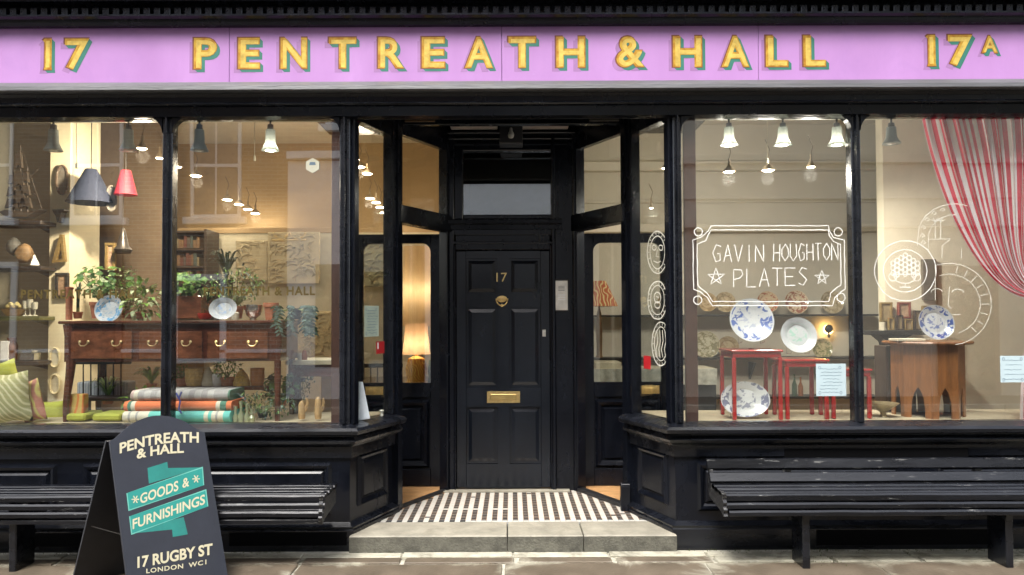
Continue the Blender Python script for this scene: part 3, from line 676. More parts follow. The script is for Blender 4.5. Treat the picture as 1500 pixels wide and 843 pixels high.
# ================================================================== STREET FURNITURE: BENCHES AND SIGNBOARD
BENCHM = M('bench_black_paint', (.0045, .005, .007), .28, var=.5, scale=7, bump=.16, bscale=30, coat=.1, rvar=.1, stretch=(.2, 1, 1), spec=.35); add_scuffs(BENCHM, 14, .61, (.11, .11, .105))
BENDM = M('chipped_bench_end', (.008, .008, .01), .4, var=.5, scale=20); add_scuffs(BENDM, 40, .54, (.12, .12, .11))
def bench(x0, x1, label, back):
    T = thing('bench', ((x0 + x1) / 2, -.3, 0), label, 'bench', 'slatted black benches in front of the windows')
    def slat(y0, y1, z0, z1, inset=0.0, rot=0.0, nm='slat'):
        b = BM(); seg = 6
        n = 14; cy, cz = (y0 + y1) / 2, (z0 + z1) / 2
        hy, hz = abs(y1 - y0) / 2, abs(z1 - z0) / 2; c, s_ = math.cos(rot), math.sin(rot)
        prof = [(-hy, -hz + .003), (-hy + .003, -hz), (hy - .003, -hz), (hy, -hz + .003), (hy, hz - .004), (hy - .004, hz), (-hy + .010, hz), (-hy, hz - .010)]
        rings = []
        xa, xb = x0 + inset, x1 - inset
        for k in range(n + 1):
            x = xa + (xb - xa) * k / n; wob = random.uniform(-.0012, .0012)
            rings.append([b.verts.new((x, cy + y * c - z * s_ + wob, cz + y * s_ + z * c + wob)) for y, z in prof])
        b.faces.new(rings[0][::-1]); b.faces.new(rings[-1])
        for A, B2 in zip(rings, rings[1:]):
            for i in range(8): b.faces.new((A[i], A[(i + 1) % 8], B2[(i + 1) % 8], B2[i]))
        part(nm, b, BENCHM, T)
    if back:
        slat(-.175, -.150, .545, .615, .0, -.45, 'back_slat'); slat(-.215, -.185, .465, .535, .008, -.6, 'back_slat')
        slat(-.30, -.235, .445, .470, .012); slat(-.375, -.308, .442, .467, .012); slat(-.445, -.383, .438, .463, .012)
        slat(-.478, -.448, .415, .458, .016); slat(-.496, -.462, .372, .407, .03); slat(-.505, -.47, .330, .363, .045)
    else:
        slat(-.24, -.165, .440, .465, .0); slat(-.31, -.248, .440, .465, .005); slat(-.38, -.318, .440, .465, .0); slat(-.445, -.388, .438, .463, .004)
        slat(-.480, -.448, .425, .462, .004); slat(-.492, -.462, .378, .414, .0); slat(-.498, -.470, .335, .368, .008); slat(-.49, -.46, .293, .325, .014)
    xe = x0 if back else x1; sg = 1 if back else -1
    FE = Fr((xe, 0, 0), (0, 1, 0), (-sg, 0, 0)); z0e = .325 if back else .288
    pr = [(-.15, z0e + .05), (-.15, .60 if back else .44), (-.18, .56 if back else .445), (-.22, .465), (-.44, .462), (-.486, .455), (-.478, .425), (-.497, .41), (-.488, .385), (-.506, .368), (-.494, .345), (-.508, .332), (-.49, z0e), (-.44, z0e + .02)]
    b = BM(); prism(b, FE, pr, -.012, -.034); part('end_board', b, BENDM, T)
    # curved bearers under the slats and broad board legs
    lx = (x0 + .42, x1 - .1 - .42) if not back else (x0 + .47, x0 + .47 + 1.235)
    if back: lx = (at(1181, 800, -.44).x, at(1478, 800, -.44).x)
    else: lx = (at(21, 800, -.44).x, at(21, 800, -.44).x - 1.25)
    for x in lx:
        b = BM(); box(b, (x - .026, -.455, -.004), (x + .020, -.27, .31), .006); part('leg', b, BLACKW, T)
        b = BM(); FX = Fr((x - .024, 0, 0), (0, 1, 0), (-1, 0, 0))
        pr = [(-.455, .29), (-.46, .325), (-.462, .41), (-.445, .437), (-.24, .44), (-.19, .46), (-.165, .54 if back else .44), (-.12, .54 if back else .44), (-.12, .29)]
        prism(b, FX, pr, 0, -.04); part('bearer', b, BLACKW, T)
    return T
bench(at(1055, 720, -.47).x, 3.75, 'black slatted bench with curved back edge in front of the right window', True)
bench(-3.9, at(476, 740, -.48).x, 'low black slatted bench in front of the left window behind the signboard', False)

# moss and weeds in the joints by the wall
MOSSG = M('moss_green', (.06, .075, .025), .9, var=.4, scale=30)
b = BM(); random.seed(31)
for (xa, xb, ya, yb, n) in ((1.15, 3.6, -.16, -.07, 420), (1.75, 2.05, -.42, -.20, 160), (-3.6, -1.5, -.16, -.07, 260), (-1.0, 1.0, -.105, -.097, 50)):
    for q in range(n):
        x, y = random.uniform(xa, xb), random.uniform(ya, yb); h = random.uniform(.004, .02); d = V(random.uniform(-.6, .6), random.uniform(-.6, .3), 1)
        p = V(x, y, -.006); s_ = V(random.uniform(-1, 1), random.uniform(-1, 1), 0).normalized() * .003
        v = [b.verts.new(p + s_), b.verts.new(p - s_), b.verts.new(p + d * h)]; b.faces.new(v)
o = part('moss', b, MOSSG); o['kind'] = 'stuff'; tag(o, 'thin green moss and weeds along the foot of the shopfront', 'moss')

# sandwich board
th, kk, ro, bw = .9613, .3835, -.0491, .568
ap = Vector((-2.2301, -.8795, .8894))
u0 = Vector((math.cos(th), math.sin(th), 0)); n0 = Vector((math.sin(th), -math.cos(th), 0)); dd0 = (Vector((0, 0, -1)) + n0 * kk).normalized()
bu = (u0 * math.cos(ro) - dd0 * math.sin(ro)).normalized(); bd = (dd0 * math.cos(ro) + u0 * math.sin(ro)).normalized()
bn = bd.cross(bu).normalized()
if bn.dot(n0) < 0: bn = -bn
SLATE = M('slate_grey_board', (.017, .019, .028), .5, var=.18, scale=5, bump=.1, bscale=50)
def BP(a, t, d=0): return ap + bu * a + bd * t + bn * d       # t runs down the board
def bpx(px, py, d=0.0):
    r_ = CF * FPX + CR * (px - 750) - CU * (py - PPY); q = (ap - CAM + bn * d).dot(bn) / r_.dot(bn); p = CAM + r_ * q - ap
    return Vector((p.dot(bu), p.dot(bd)))
tb = (0 - ap.z) / bd.z
AB = thing('sandwich_board', (ap.x + .2, ap.y, 0), 'dark slate A-board with cream lettering and turquoise ribbon on the pavement', 'signboard')
def arch(w_, h, t_end, side=1):
    pts = [(0, .03), (w_ * .05, .02)]
    for k in range(13):
        q = k / 12; pts.append((w_ * (.14 + .72 * q), -.02 - h * math.sin(PI * q) ** .8))
    pts += [(w_ * .95, .02), (w_, .03), (w_, t_end), (0, t_end)]
    return pts
b = BM(); pts = arch(bw, .075, tb - .004)
v0 = [b.verts.new(BP(a, t, -.014)) for a, t in pts]; v1 = [b.verts.new(BP(a, t, 0)) for a, t in pts]
b.faces.new(v0); b.faces.new(v1)
for i in range(len(pts)): b.faces.new((v0[i], v0[(i + 1) % len(pts)], v1[(i + 1) % len(pts)], v1[i]))
FP = part('front_panel', b, SLATE, AB)
# back panel mirrors the front about the hinge line
bd2 = (Vector((0, 0, -1)) - n0 * kk * .9 + u0 * math.sin(ro)).normalized(); bn2 = bu.cross(bd2).normalized()
if bn2.dot(n0) > 0: bn2 = -bn2
hg = ap - bn * .022
tb2 = -hg.z / bd2.z
b = BM(); pts = [(0, .03), (bw, .03), (bw, tb2 - .004), (0, tb2 - .004)]
v0 = [b.verts.new(hg + bu * a + bd2 * t + bn2 * .012) for a, t in pts]; v1 = [b.verts.new(hg + bu * a + bd2 * t) for a, t in pts]
b.faces.new(v0); b.faces.new(v1)
for i in range(len(pts)): b.faces.new((v0[i], v0[(i + 1) % len(pts)], v1[(i + 1) % len(pts)], v1[i]))
part('back_panel', b, M('black_board', (.02, .021, .026), .5), AB)
for a in (.05, bw - .1):
    b = BM(); p = [BP(a, .04, -.016), BP(a + .05, .04, -.016)]; tube(b, [p[0], p[1]], .008, 6); part('hinge', b, STEEL, AB)
b = BM(); tube(b, [BP(.03, .55, -.02), hg + bu * .03 + bd2 * .55 + bn2 * -.003], .003, 5); part('stay_chain', b, MOSS, AB)
CREAMP = M('cream_sign_paint', (.56, .51, .34), .5, var=.1, scale=40); TEAL = M('turquoise_sign_paint', (.012, .24, .20), .45, var=.08); TEALD = M('dark_turquoise_fold', (.012, .19, .16), .45)
TEALL = M('pale_turquoise_edge', (.13, .42, .34), .45)
def bpoly(b, pts, d, mi): b.faces.new([b.verts.new(BP(*bpx(x, y), d)) for x, y in pts]).material_index = mi
b = BM()
bpoly(b, [(216, 686), (245, 677), (246, 686), (297, 685), (218, 709)], .0006, 1)
bpoly(b, [(269, 758), (275, 783), (253, 787), (252, 776), (192, 782), (222, 768)], .0006, 1)
for q, d, mi in (([(185, 723), (297, 684), (299, 711), (188, 749)], .0012, 2), ([(189, 757), (302, 717), (305, 742), (192, 784)], .0013, 2)):
    bpoly(b, q, d, mi)
    cx, cy = sum(x for x, y in q) / 4, sum(y for x, y in q) / 4
    bpoly(b, [(cx + (x - cx) * .975, cy + (y - cy) * .93) for x, y in q], d + .0004, 0)
part('ribbon', b, [TEAL, TEALD, TEALL], FP)
def btext(s, p00, p10, h, off, mi_name, spacing=1.0, arc=0.0, shear=0.0):
    """baseline from p00 to p10 (photo pixels), cap height h px"""
    b = BM()
    def fm(u, v):
        x = p00[0] + (p10[0] - p00[0]) * u - v * shear; y = p00[1] + (p10[1] - p00[1]) * u - v * h - arc * math.sin(PI * u)
        return BP(*bpx(x, y), .0022)
    put_text(b, s, fm, off, 0, spacing); part('lettering', b, CREAMP, FP)
btext('PENTREATH', (175, 665), (291, 649), 15.5, .028, 'a', 1.0, 6)
btext('& HALL', (200, 673), (269, 664), 14.5, .028, 'a', 1.0, 2)
btext('GOODS', (205, 739), (261, 719), 15, .02, 'a', 1.0); btext('&', (267, 716), (277, 712.5), 14, .02, 'a')
btext('FURNISHINGS', (194, 776), (300, 739), 15, .02, 'a', 1.0)
btext('17 RUGBY ST', (201, 833), (311, 813), 17, .032, 'a', 1.0)
btext('LONDON', (214, 840.5), (268, 833), 7, .02, 'a', 1.15); btext('WC1', (276, 832), (302, 827), 7, .02, 'a', 1.15)
for cx, cy in ((198, 732), (287, 702)):
    b = BM()
    for k in range(6):
        t = k * PI / 3; stroke(b, [BP(*bpx(cx, cy), .0024), BP(*bpx(cx + 5.5 * math.cos(t), cy + 6 * math.sin(t)), .0024)], .006, bn)
    part('star_ornament', b, CREAMP, FP)

# ================================================================== PAPERS AND SIGNS ON THE GLASS
def paper(F, a0, a1, z0_, z1_, d, label, m=PAPER, ink=(.10, .16, .22), cat='notice', lines=7, big=False, tilt=0.0, nm='paper_notice', grp=None):
    T = thing(nm, F((a0 + a1) / 2, z0_, d), label, cat, grp)
    ca, cz = (a0 + a1) / 2, (z0_ + z1_) / 2
    rt = lambda a, z: (ca + (a - ca) * math.cos(tilt) - (z - cz) * math.sin(tilt), cz + (a - ca) * math.sin(tilt) + (z - cz) * math.cos(tilt))
    b = BM(); prism(b, F, [rt(a0, z0_), rt(a1, z0_), rt(a1, z1_), rt(a0, z1_)], d, d + .001); part('sheet', b, m, T)
    if lines:
        b = BM(); W_, H_ = a1 - a0, z1_ - z0_; IK = M('faded_ink', ink, .6)
        for k in range(lines):
            z = z1_ - H_ * (.16 + .72 * k / max(1, lines - 1)); a = a0 + W_ * random.uniform(.1, .25); e = a1 - W_ * random.uniform(.08, .25)
            pts = []
            while a < e:
                q = rt(a, z + random.uniform(-.3, .3) * H_ * .05); pts.append(F(*q, d + .0018)); a += W_ * .05
            if len(pts) > 1: stroke(b, pts, H_ * .012, F.n)
        for (qa, qz) in ((.12, .88), (.8, .88), (.12, .1), (.82, .1)):
            c_ = rt(a0 + W_ * qa, z0_ + H_ * qz); stroke(b, [F(c_[0] + .008 * math.cos(t), c_[1] + .01 * math.sin(t), d + .0018) for t in [k * PI / 3 for k in range(6)]], .003, F.n, closed=True)
        part('print', b, IK, T)
    return T
def fx(px, py=500): return at(px, py, .0).x
def fz(py, px=1200): return at(px, py, .0).z
paper(FA, fx(1196.5), fx(1240.5), fz(581), fz(533.5), -.022, 'pale blue printed notice taped inside the glass over the small red table', lines=8)
paper(FA, fx(1467.5), fx(1506), fz(562), fz(523), -.022, 'pale blue printed notice taped to the glass under the striped curtain', lines=5)
def fsl(FS, px):   # where a sight line at column px crosses the splayed pane
    r_ = CF * FPX + CR * (px - 750); t = (FS.o - CAM).dot(FS.n) / r_.dot(FS.n); p = CAM + r_ * t
    return (p - FS.o).dot(FS.u), p
a0, pA = fsl(FSL, 535); a1, pB = fsl(FSL, 556)
sc_ = lambda p, py: at(750, py, p.y).z
paper(FSL, a0, a1, sc_(pA, 493), sc_(pA, 447), -.007, 'tall pale green printed notice on the left angled glass', m=M('pale_green_paper', (.38, .46, .38), .6), lines=9)
a0, pA = fsl(FSL, 552.5); a1, pB = fsl(FSL, 564)
T = paper(FSL, a0, a1, sc_(pA, 518), sc_(pA, 500), -.007, 'small red and white sticker low on the left angled glass', m=M('red_card', (.38, .01, .015), .5), lines=0, cat='sticker', nm='window_sticker')
b = BM(); fbox(b, FSL, a0 + .012, a0 + .03, sc_(pA, 511), sc_(pA, 501.5), -.0055, -.005); part('sticker_print', b, WHITE, T)
a0, pA = fsl(FSR, 941); a1, pB = fsl(FSR, 951)
paper(FSR, min(a0, a1), max(a0, a1), sc_(pA, 541), sc_(pA, 522), -.007, 'plain red sticker on the right angled glass beside the corner post', m=M('red_card', (.38, .01, .015), .5), lines=0, cat='sticker', nm='window_sticker')
# leaning white card standing on the platform in the left angled window
CF_ = Fr(at(512, 617, .12), (1, .35, 0), (.35, -1, 0))
T = thing('standing_card', CF_(0, 0, 0), 'white leaning price card on the sill by the left corner post', 'card')
b = BM(); prism(b, CF_, [(.035, 0), (.14, .01), (.09, .265), (.005, .275)], 0, .004); part('sheet', b, M('white_card', (.62, .67, .70), .5), T)
b = BM()
for z_ in (.12, .15, .19): stroke(b, [CF_(.035 + z_ * -.12 + k * .008, z_, .006) for k in range(8)], .002, CF_.n)
part('print', b, M('grey_ink', (.35, .38, .4), .6), T)
b = BM(); prism(b, Fr(at(458, 254, .03) , (1, 0, 0), (0, -1, 0)), [(.052 * math.cos(t), .052 + .052 * math.sin(t)) for t in [PI / 6 + k * PI / 3 for k in range(6)]], -.008, .004)
prism(b, Fr(at(458, 254, .03), (1, 0, 0), (0, -1, 0)), [(-.022, .055), (.022, .055), (.018, .075), (-.018, .075)], .0045, .0055, 1)
solo('alarm_box', b, [M('ivory_plastic', (.62, .58, .45), .4), M('faded_ink', (.10, .16, .22), .6)], 'ivory hexagonal alarm sticker high on the left window glass', 'alarm sticker')

# gold lettering along the left panes (sub-part of the panes)
GOLDK = M('dull_gold_glass_lettering', (.13, .095, .03), .35, .5, var=.3, scale=30)
for pn, x0, x1, y0, y1 in ((PL[0], 27, 202, 424, 438), (PL[1], 296, 460, 419.5, 433.5)):
    b = BM(); p0, p1 = at(x0, y1, .0), at(x1, y0, .0)
    put_text(b, 'PENTREATH & HALL', lambda u, v: Vector((p0.x + u * (p1.x - p0.x), .0225, p0.z + v * (p1.z - p0.z))), .03, 0, 1.15)
    part('glass_lettering', b, GOLDK, pn)

# white paint-pen drawings on the right panes (sub-parts of the pane they are drawn on)
YD = .022; NY = (0, -1, 0)
def D(px, py): return at(px, py, YD)
def dstroke(b, pts, w_=1.6, closed=False, jit=.35, dens=True):
    P = []
    n = len(pts)
    for i in range(n if closed else n - 1):
        a, c = pts[i], pts[(i + 1) % n]; m = max(1, int(math.dist(a, c) / 6))
        for k in range(m): P.append((a[0] + (c[0] - a[0]) * k / m, a[1] + (c[1] - a[1]) * k / m))
    if not closed: P.append(pts[-1])
    stroke(b, [D(x + random.uniform(-jit, jit), y + random.uniform(-jit, jit)) for x, y in P], w_ * .70 * ppm(YD), NY, closed=closed)
def circ(cx, cy, rx, ry=None, n=28, t0=0, t1=2 * PI): return [(cx + rx * math.cos(t0 + (t1 - t0) * k / n), cy + (ry or rx) * math.sin(t0 + (t1 - t0) * k / n)) for k in range(n + (0 if t1 - t0 > 6.2 else 1))]
b = BM()
def cartouche(e):
    x0, x1, y0, y1 = 1016 + e, 1237 - e, 331 + e, 448 - e; q = 24 - e
    return [(x0 + q + 2, y0), (x1 - q, y0), (x1 - q + 2, y0 + 8), (x1 - q + 8, y0 + 17), (x1, y0 + 21), (x1 + 1, y1 - 24), (x1 - 4, y1 - 21), (x1 - 14, y1 - 12), (x1 - 17, y1), (x0 + q + 4, y1), (x0 + q - 4, y1 - 12), (x0 + q - 14, y1 - 20), (x0, y1 - 24), (x0 - 1, y0 + 21), (x0 + 12, y0 + 16), (x0 + q - 3, y0 + 8)]
dstroke(b, cartouche(0), 1.7, True); dstroke(b, cartouche(6), 1.7, True)
for cx, cy in ((1023, 340), (1228, 340), (1022, 440), (1232, 436)): dstroke(b, circ(cx, cy, 6), 1.8, True)
def hand(b, s, px0, px1, py0, py1, w_=1.7, slope=0.0):
    n = len(s); cw = (px1 - px0) / n
    for i, ch in enumerate(s):
        if ch == ' ': continue
        x = px0 + i * cw + cw * .1; ww = cw * .76; yy = py1 + slope * i
        for st in HAND[ch]: dstroke(b, [(x + ww * u + random.uniform(-.4, .4), yy - (py1 - py0) * v + random.uniform(-.5, .5)) for u, v in st], w_, jit=.15)
hand(b, 'GAVIN', 1043, 1121, 359, 384); hand(b, 'HOUGHTON', 1132, 1229, 358, 383, slope=-.2); hand(b, 'PLATES', 1073, 1186, 395, 421, slope=-.6)
def star(cx, cy, r): return [(cx + r * math.cos(-PI / 2 + k * 4 * PI / 5), cy + r * math.sin(-PI / 2 + k * 4 * PI / 5)) for k in range(5)]
dstroke(b, star(1049, 406, 13), 1.6, True); dstroke(b, star(1204, 407, 11), 1.6, True)
part('painted_banner', b, PAINTW, PR[0])
PAINTT = M('thin_white_paint_pen', (.58, .56, .48), .6, var=.12)
b = BM(); dstroke(b, circ(1326, 397, 45, 44, 40), 1.5, True); dstroke(b, circ(1326, 397, 32, 31, 34), 1.4, True)
for k in range(7):
    for j in range(k % 2 + 3 - abs(k - 3) // 2 + 1):
        dstroke(b, circ(1326 + (k - 3) * 6, 374 + j * 7 + abs(k - 3) * 4, 3.2, 3.6, 7), 1.4, True)
dstroke(b, [(1308, 402), (1344, 402), (1338, 412), (1330, 415), (1322, 415), (1313, 412), (1308, 402)], 1.4); dstroke(b, [(1326, 415), (1326, 420)], 1.5); dstroke(b, [(1318, 421), (1334, 421)], 1.6)
dstroke(b, circ(1308, 406, 6, 6, 10), 1.3, True); dstroke(b, circ(1343, 406, 6, 6, 10), 1.3, True)
part('painted_plate', b, PAINTW, PR[1])
b = BM(); dstroke(b, circ(1398, 345, 53, 46, 24, PI, 1.62 * PI), 1.2); dstroke(b, [(1345, 345), (1344, 360)], 1.2); dstroke(b, circ(1398, 349, 38, 34, 18, PI, 1.55 * PI), 1.1); dstroke(b, [(1360, 349), (1360, 368)], 1.1)
for x, y in ((1352, 333), (1351, 345), (1352, 355), (1358, 321), (1368, 312), (1380, 307)): dstroke(b, [(x - 3, y + 2), (x, y - 3), (x + 4, y + 1), (x, y + 3)], 1.4)
for x0 in (1370, 1378):
    dstroke(b, [(x0, 350), (x0, 325)], 1.2)
    for t in (-2.6, -2.0, -1.2, -.5): dstroke(b, [(x0, 325), (x0 + 7 * math.cos(t), 325 + 6 * math.sin(t))], 1.3)
dstroke(b, [(1360, 351), (1392, 350)], 1.1); dstroke(b, [(1380, 378), (1380, 360), (1392, 351)], 1.1); dstroke(b, [(1408, 378), (1408, 366)], 1.2)
part('painted_plate', b, PAINTT, PR[1])
b = BM(); dstroke(b, circ(1390, 446, 62, 60, 40, -PI * .6, PI * .45), 1.1); dstroke(b, circ(1390, 446, 46, 44, 30, -PI * .6, PI * .4), 1.0); dstroke(b, [(1370, 386), (1370, 440)], 1.1)
for k in range(9):
    t = -1.35 + k * .27; dstroke(b, [(1390 + 48 * math.cos(t), 446 + 46 * math.sin(t)), (1390 + 59 * math.cos(t), 446 + 57 * math.sin(t))], 1.1)
dstroke(b, circ(1372, 428, 8, 5, 8, PI, 2 * PI), 1.3); dstroke(b, circ(1403, 429, 9, 5, 8, PI, 2 * PI), 1.4); dstroke(b, [(1391, 420), (1389, 448), (1394, 452)], 1.2); dstroke(b, [(1394, 461), (1407, 461)], 1.2)
part('painted_plate', b, PAINTT, PR[1])
# three oval plates drawn on the right angled pane
def FSpt(px, py):
    r_ = CF * FPX + CR * (px - 750) - CU * (py - PPY); t = (FSR.o - FSR.n * .005 - CAM).dot(FSR.n) / r_.dot(FSR.n); return CAM + r_ * t
def sstroke(b, pts, w_, closed=False): stroke(b, [FSpt(x + random.uniform(-.2, .2), y + random.uniform(-.4, .4)) for x, y in pts], w_ * .72 * ppm(.3), FSR.n, closed=closed)
for k, (cx, cy, rx, ry) in enumerate(((963, 370, 15, 31), (963, 440, 14, 28), (968, 504, 13, 32))):
    b = BM(); sstroke(b, circ(cx, cy, rx, ry, 26), 2.2, True); sstroke(b, circ(cx, cy, rx * .72, ry * .78, 22), 1.8, True)
    for q in range(18):
        t = q * PI / 9; sstroke(b, [(cx + rx * .8 * math.cos(t), cy + ry * .85 * math.sin(t)), (cx + rx * .95 * math.cos(t), cy + ry * .96 * math.sin(t))], 1.4)
    if k == 0:
        for ex in (-5, 5): sstroke(b, circ(cx + ex, cy - 7, 3, 4, 8), 2, True)
        sstroke(b, [(cx, cy - 4), (cx - 2, cy + 6), (cx + 2, cy + 7)], 1.8); sstroke(b, [(cx - 5, cy + 13), (cx, cy + 15), (cx + 5, cy + 13)], 1.8)
    elif k == 1:
        sstroke(b, circ(cx, cy - 4, 5, 8, 10), 2, True); sstroke(b, circ(cx, cy + 7, 4, 5, 10), 2, True); sstroke(b, [(cx - 2, cy - 6), (cx + 2, cy - 3)], 1.6)
    else:
        for ex in (-6, -2, 2, 6): sstroke(b, [(cx + ex, cy - 20), (cx + ex + 1.5, cy - 4), (cx + ex - 1, cy + 8), (cx + ex + 1, cy + 20)], 2)
    part('painted_plate', b, PAINTT, PR[2])

# ================================================================== HOUSES ACROSS THE STREET (seen in the glass)
def brick_mat(name, c1, c2, mortar):
    m, t, bs = new_mat(name); N, L = t.nodes, t.links
    tc = N.new('ShaderNodeTexCoord'); mp = N.new('ShaderNodeMapping'); mp.inputs['Rotation'].default_value = (PI / 2, 0, 0)
    br = N.new('ShaderNodeTexBrick'); br.inputs['Color1'].default_value = (*c1, 1); br.inputs['Color2'].default_value = (*c2, 1); br.inputs['Mortar'].default_value = (*mortar, 1)
    br.inputs['Scale'].default_value = 1; br.inputs['Brick Width'].default_value = .225; br.inputs['Row Height'].default_value = .075; br.inputs['Mortar Size'].default_value = .008
    L.new(tc.outputs['Object'], mp.inputs[0]); L.new(mp.outputs[0], br.inputs['Vector']); L.new(br.outputs['Color'], bs.inputs['Base Color']); bs.inputs['Roughness'].default_value = .85
    return m
BR1 = brick_mat('stock_brick', (.30, .19, .11), (.20, .12, .075), (.34, .30, .24))
BR2 = brick_mat('red_brick', (.26, .11, .07), (.18, .08, .055), (.30, .26, .22))
STUC = M('cream_stucco', (.55, .50, .40), .8, var=.08, scale=1.5)
SLATER = M('roof_slate', (.09, .09, .10), .6, var=.2); DGL = M('dark_window_glass', (.02, .022, .025), .08, coat=.5)
YO = -9.3                                          # building line on the far side
def xo(px): return (px - 750) / FPX * 14.25        # mirrored position of something seen in the facade glass
def zo(py): return 1.53 + (466 - py) / FPX * 14.25
def house(x0, x1, h, wallm, label, wins, bands=(), base=None):
    T = thing('terrace_house', ((x0 + x1) / 2, YO, 0), label, 'house')
    b = BM(); box(b, (x0, YO, -.1), (x1, YO - 6, h)); wl = part('wall', b, wallm, T)
    for z_, hh, d_ in bands:
        b = BM(); box(b, (x0 + .003, YO, z_), (x1 - .003, YO + d_, z_ + hh), .01); part('string_course', b, WHITE if wallm is not STUC else STUC, T)
    b = BM(); v = [b.verts.new(p) for p in ((x0, YO, h), (x1, YO, h), (x1, YO - 6, h), (x0, YO - 6, h), (x0, YO - 3, h + 2), (x1, YO - 3, h + 2))]
    for f in ((0, 1, 5, 4), (2, 3, 4, 5), (0, 4, 3), (1, 2, 5), (0, 3, 2, 1)): b.faces.new([v[i] for i in f])
    part('roof', b, SLATER, T)
    for (a0, a1, z0_, z1_) in wins:
        b = BM(); e = .06; y = YO
        for q in ((a0, a0 + e, z0_, z1_), (a1 - e, a1, z0_, z1_), (a0 + e, a1 - e, z1_ - e, z1_), (a0 + e, a1 - e, z0_, z0_ + e)): box(b, (q[0], y, q[2]), (q[1], y + .05, q[3]), .004)
        zm = (z0_ + z1_) / 2; xm = (a0 + a1) / 2
        box(b, (a0 + e, y, zm - .03), (a1 - e, y + .045, zm + .03)); box(b, (xm - .014, y, z0_ + e), (xm + .014, y + .035, z1_ - e))
        wo_ = part('sash_window', b, WHITE, T)
        b = BM(); box(b, (a0 + e, y, z0_ + e), (a1 - e, y + .015, z1_ - e)); part('glass', b, DGL, wo_)
        b = BM(); box(b, (a0 - .12, y, z0_ - .14), (a1 + .12, y + .14, z0_), .01); part('window_sill', b, WHITE, T)
    if base:
        for (a0, a1, z0_, z1_, mm) in base:
            b = BM(); box(b, (a0, YO, z0_), (a1, YO + .06, z1_), .01); o = part('ground_floor_opening', b, mm, T)
            b = BM(); box(b, (a0 + .12, YO + .06, z0_ + .1), (a1 - .12, YO + .075, z1_ - .12)); part('glass', b, DGL, o)
def W3(zb, zt_, *xs): return [(a, c, zb, zt_) for a, c in xs]
zt1, zb1 = zo(160), zo(316)
BROWN = M('brown_joinery', (.10, .045, .03), .5)
house(-16, -4.35, 11.2, BR1, 'stock brick terrace house with white sash windows across the street',
      W3(zb1, zt1, (xo(-190), xo(-115)), (xo(-60), xo(12)), (xo(98), xo(175)), (xo(275), xo(350))) + W3(zb1 + 3, zt1 + 2.7, (xo(-60), xo(12)), (xo(98), xo(175)), (xo(275), xo(350))),
      [(zo(515), .07, .06), (8.8, .15, .1)], [(xo(100), xo(176), 0, zo(336), BROWN), (xo(250), xo(330), zo(530), zo(400), WHITE), (xo(-80), xo(20), zo(530), zo(380), WHITE)])
house(-4.34, 1.6, 10.6, BR2, 'narrow red brick house across the street with white painted ground floor',
      W3(5.3, 7.2, (-3.6, -2.6), (-.4, .6)) + W3(8.0, 9.6, (-3.6, -2.6), (-.4, .6)), [(4.62, .14, .16), (-.1, 4.7, .05), (8.6, .15, .1)], [(-3.9, -2.3, .5, 2.7, WHITE), (-1.2, -.2, 0, 2.7, BROWN)])
house(1.61, 16, 11.8, STUC, 'cream stucco terrace house with string courses across the street',
      W3(6.1, 8.2, (2.2, 3.3), (4.9, 6.0), (7.6, 8.7), (10.3, 11.4)), [(zo(240), .18, .10), (zo(292), .05, .05), (zo(335), .18, .16)], [(8.2, 9.4, 0, 2.5, BROWN)])

# ================================================================== ROOM FITTINGS
def pendant_pts(px, py0, py1, Y): return at(px, py0, Y), at(px, py1, Y)
FROST = M('frosted_bell_glass', (.33, .37, .36), .35, var=.1)
def make_translucent(m, c, f):
    t = m.node_tree; N, L = t.nodes, t.links; tr = N.new('ShaderNodeBsdfTranslucent'); tr.inputs[0].default_value = (*c, 1); mx = N.new('ShaderNodeMixShader'); mx.inputs[0].default_value = f
    L.new(N['Principled BSDF'].outputs[0], mx.inputs[1]); L.new(tr.outputs[0], mx.inputs[2]); L.new(mx.outputs[0], N['Material Output'].inputs[0])
make_translucent(FROST, (.45, .49, .48), .35)
def bell_lamp(px, ptop, pbot, Y, lit, label):
    p0, p1 = at(px, ptop, Y), at(px, pbot, Y); h = p0.z - p1.z
    T = thing('bell_spotlight', p1, label, 'spotlight', 'bell spotlights hanging in the windows')
    b = BM(); lathe(b, [(.018, h * .78), (.022, h * .80), (.020, h * .97), (.007, h), (.007, h + .08)], p1, 12); part('lamp_cap', b, M('lamp_grey_metal', (.10, .105, .11), .4, .5), T, True)
    b = BM(); pr = [(.062, 0), (.050, h * .12), (.036, h * .3), (.031, h * .78), (.027, h * .78), (.032, h * .3), (.046, h * .13), (.058, .002)]
    lathe(b, pr[:4], p1, 18); part('shade', b, FROST, T, True)
    b = BM(); lathe(b, [(0, -.004), (.028, -.002), (.036, .004), (.0, .01)], p1, 12); part('bulb', b, BULB if lit else WHITE, T, True)
    if lit:
        l = bpy.data.lights.new('bell_lamp_light', 'SPOT'); l.energy = 36 * ROOM_LIGHT; l.color = (1, .93, .82); l.spot_size = R(110); l.spot_blend = .7; l.shadow_soft_size = .03
        o = bpy.data.objects.new('bell_lamp_light', l); COL.objects.link(o); o.parent = T; o.location = (0, 0, -.015); o.rotation_euler = (R(30), 0, 0)
    return T
for px, lit, d_ in ((78, False, 'leftmost, above the dark model ship'), (188, False, 'second from left, above the red lampshade'), (292, False, 'third from left, right of the first mullion'), (396, True, 'fourth from left, faintly lit')):
    bell_lamp(px, 182, 221, .16, lit, f'frosted bell spotlight in left window, {d_}')
for px, d_ in ((1068, 'first, above the letter G of the banner'), (1147, 'second, above the middle of the banner'), (1226, 'third, beside the mullion')):
    bell_lamp(px, 180, 213, .16, True, f'lit frosted bell spotlight in right window, {d_}')
bell_lamp(1306, 180, 211, .16, False, 'unlit frosted bell spotlight in right window beside the striped curtain')
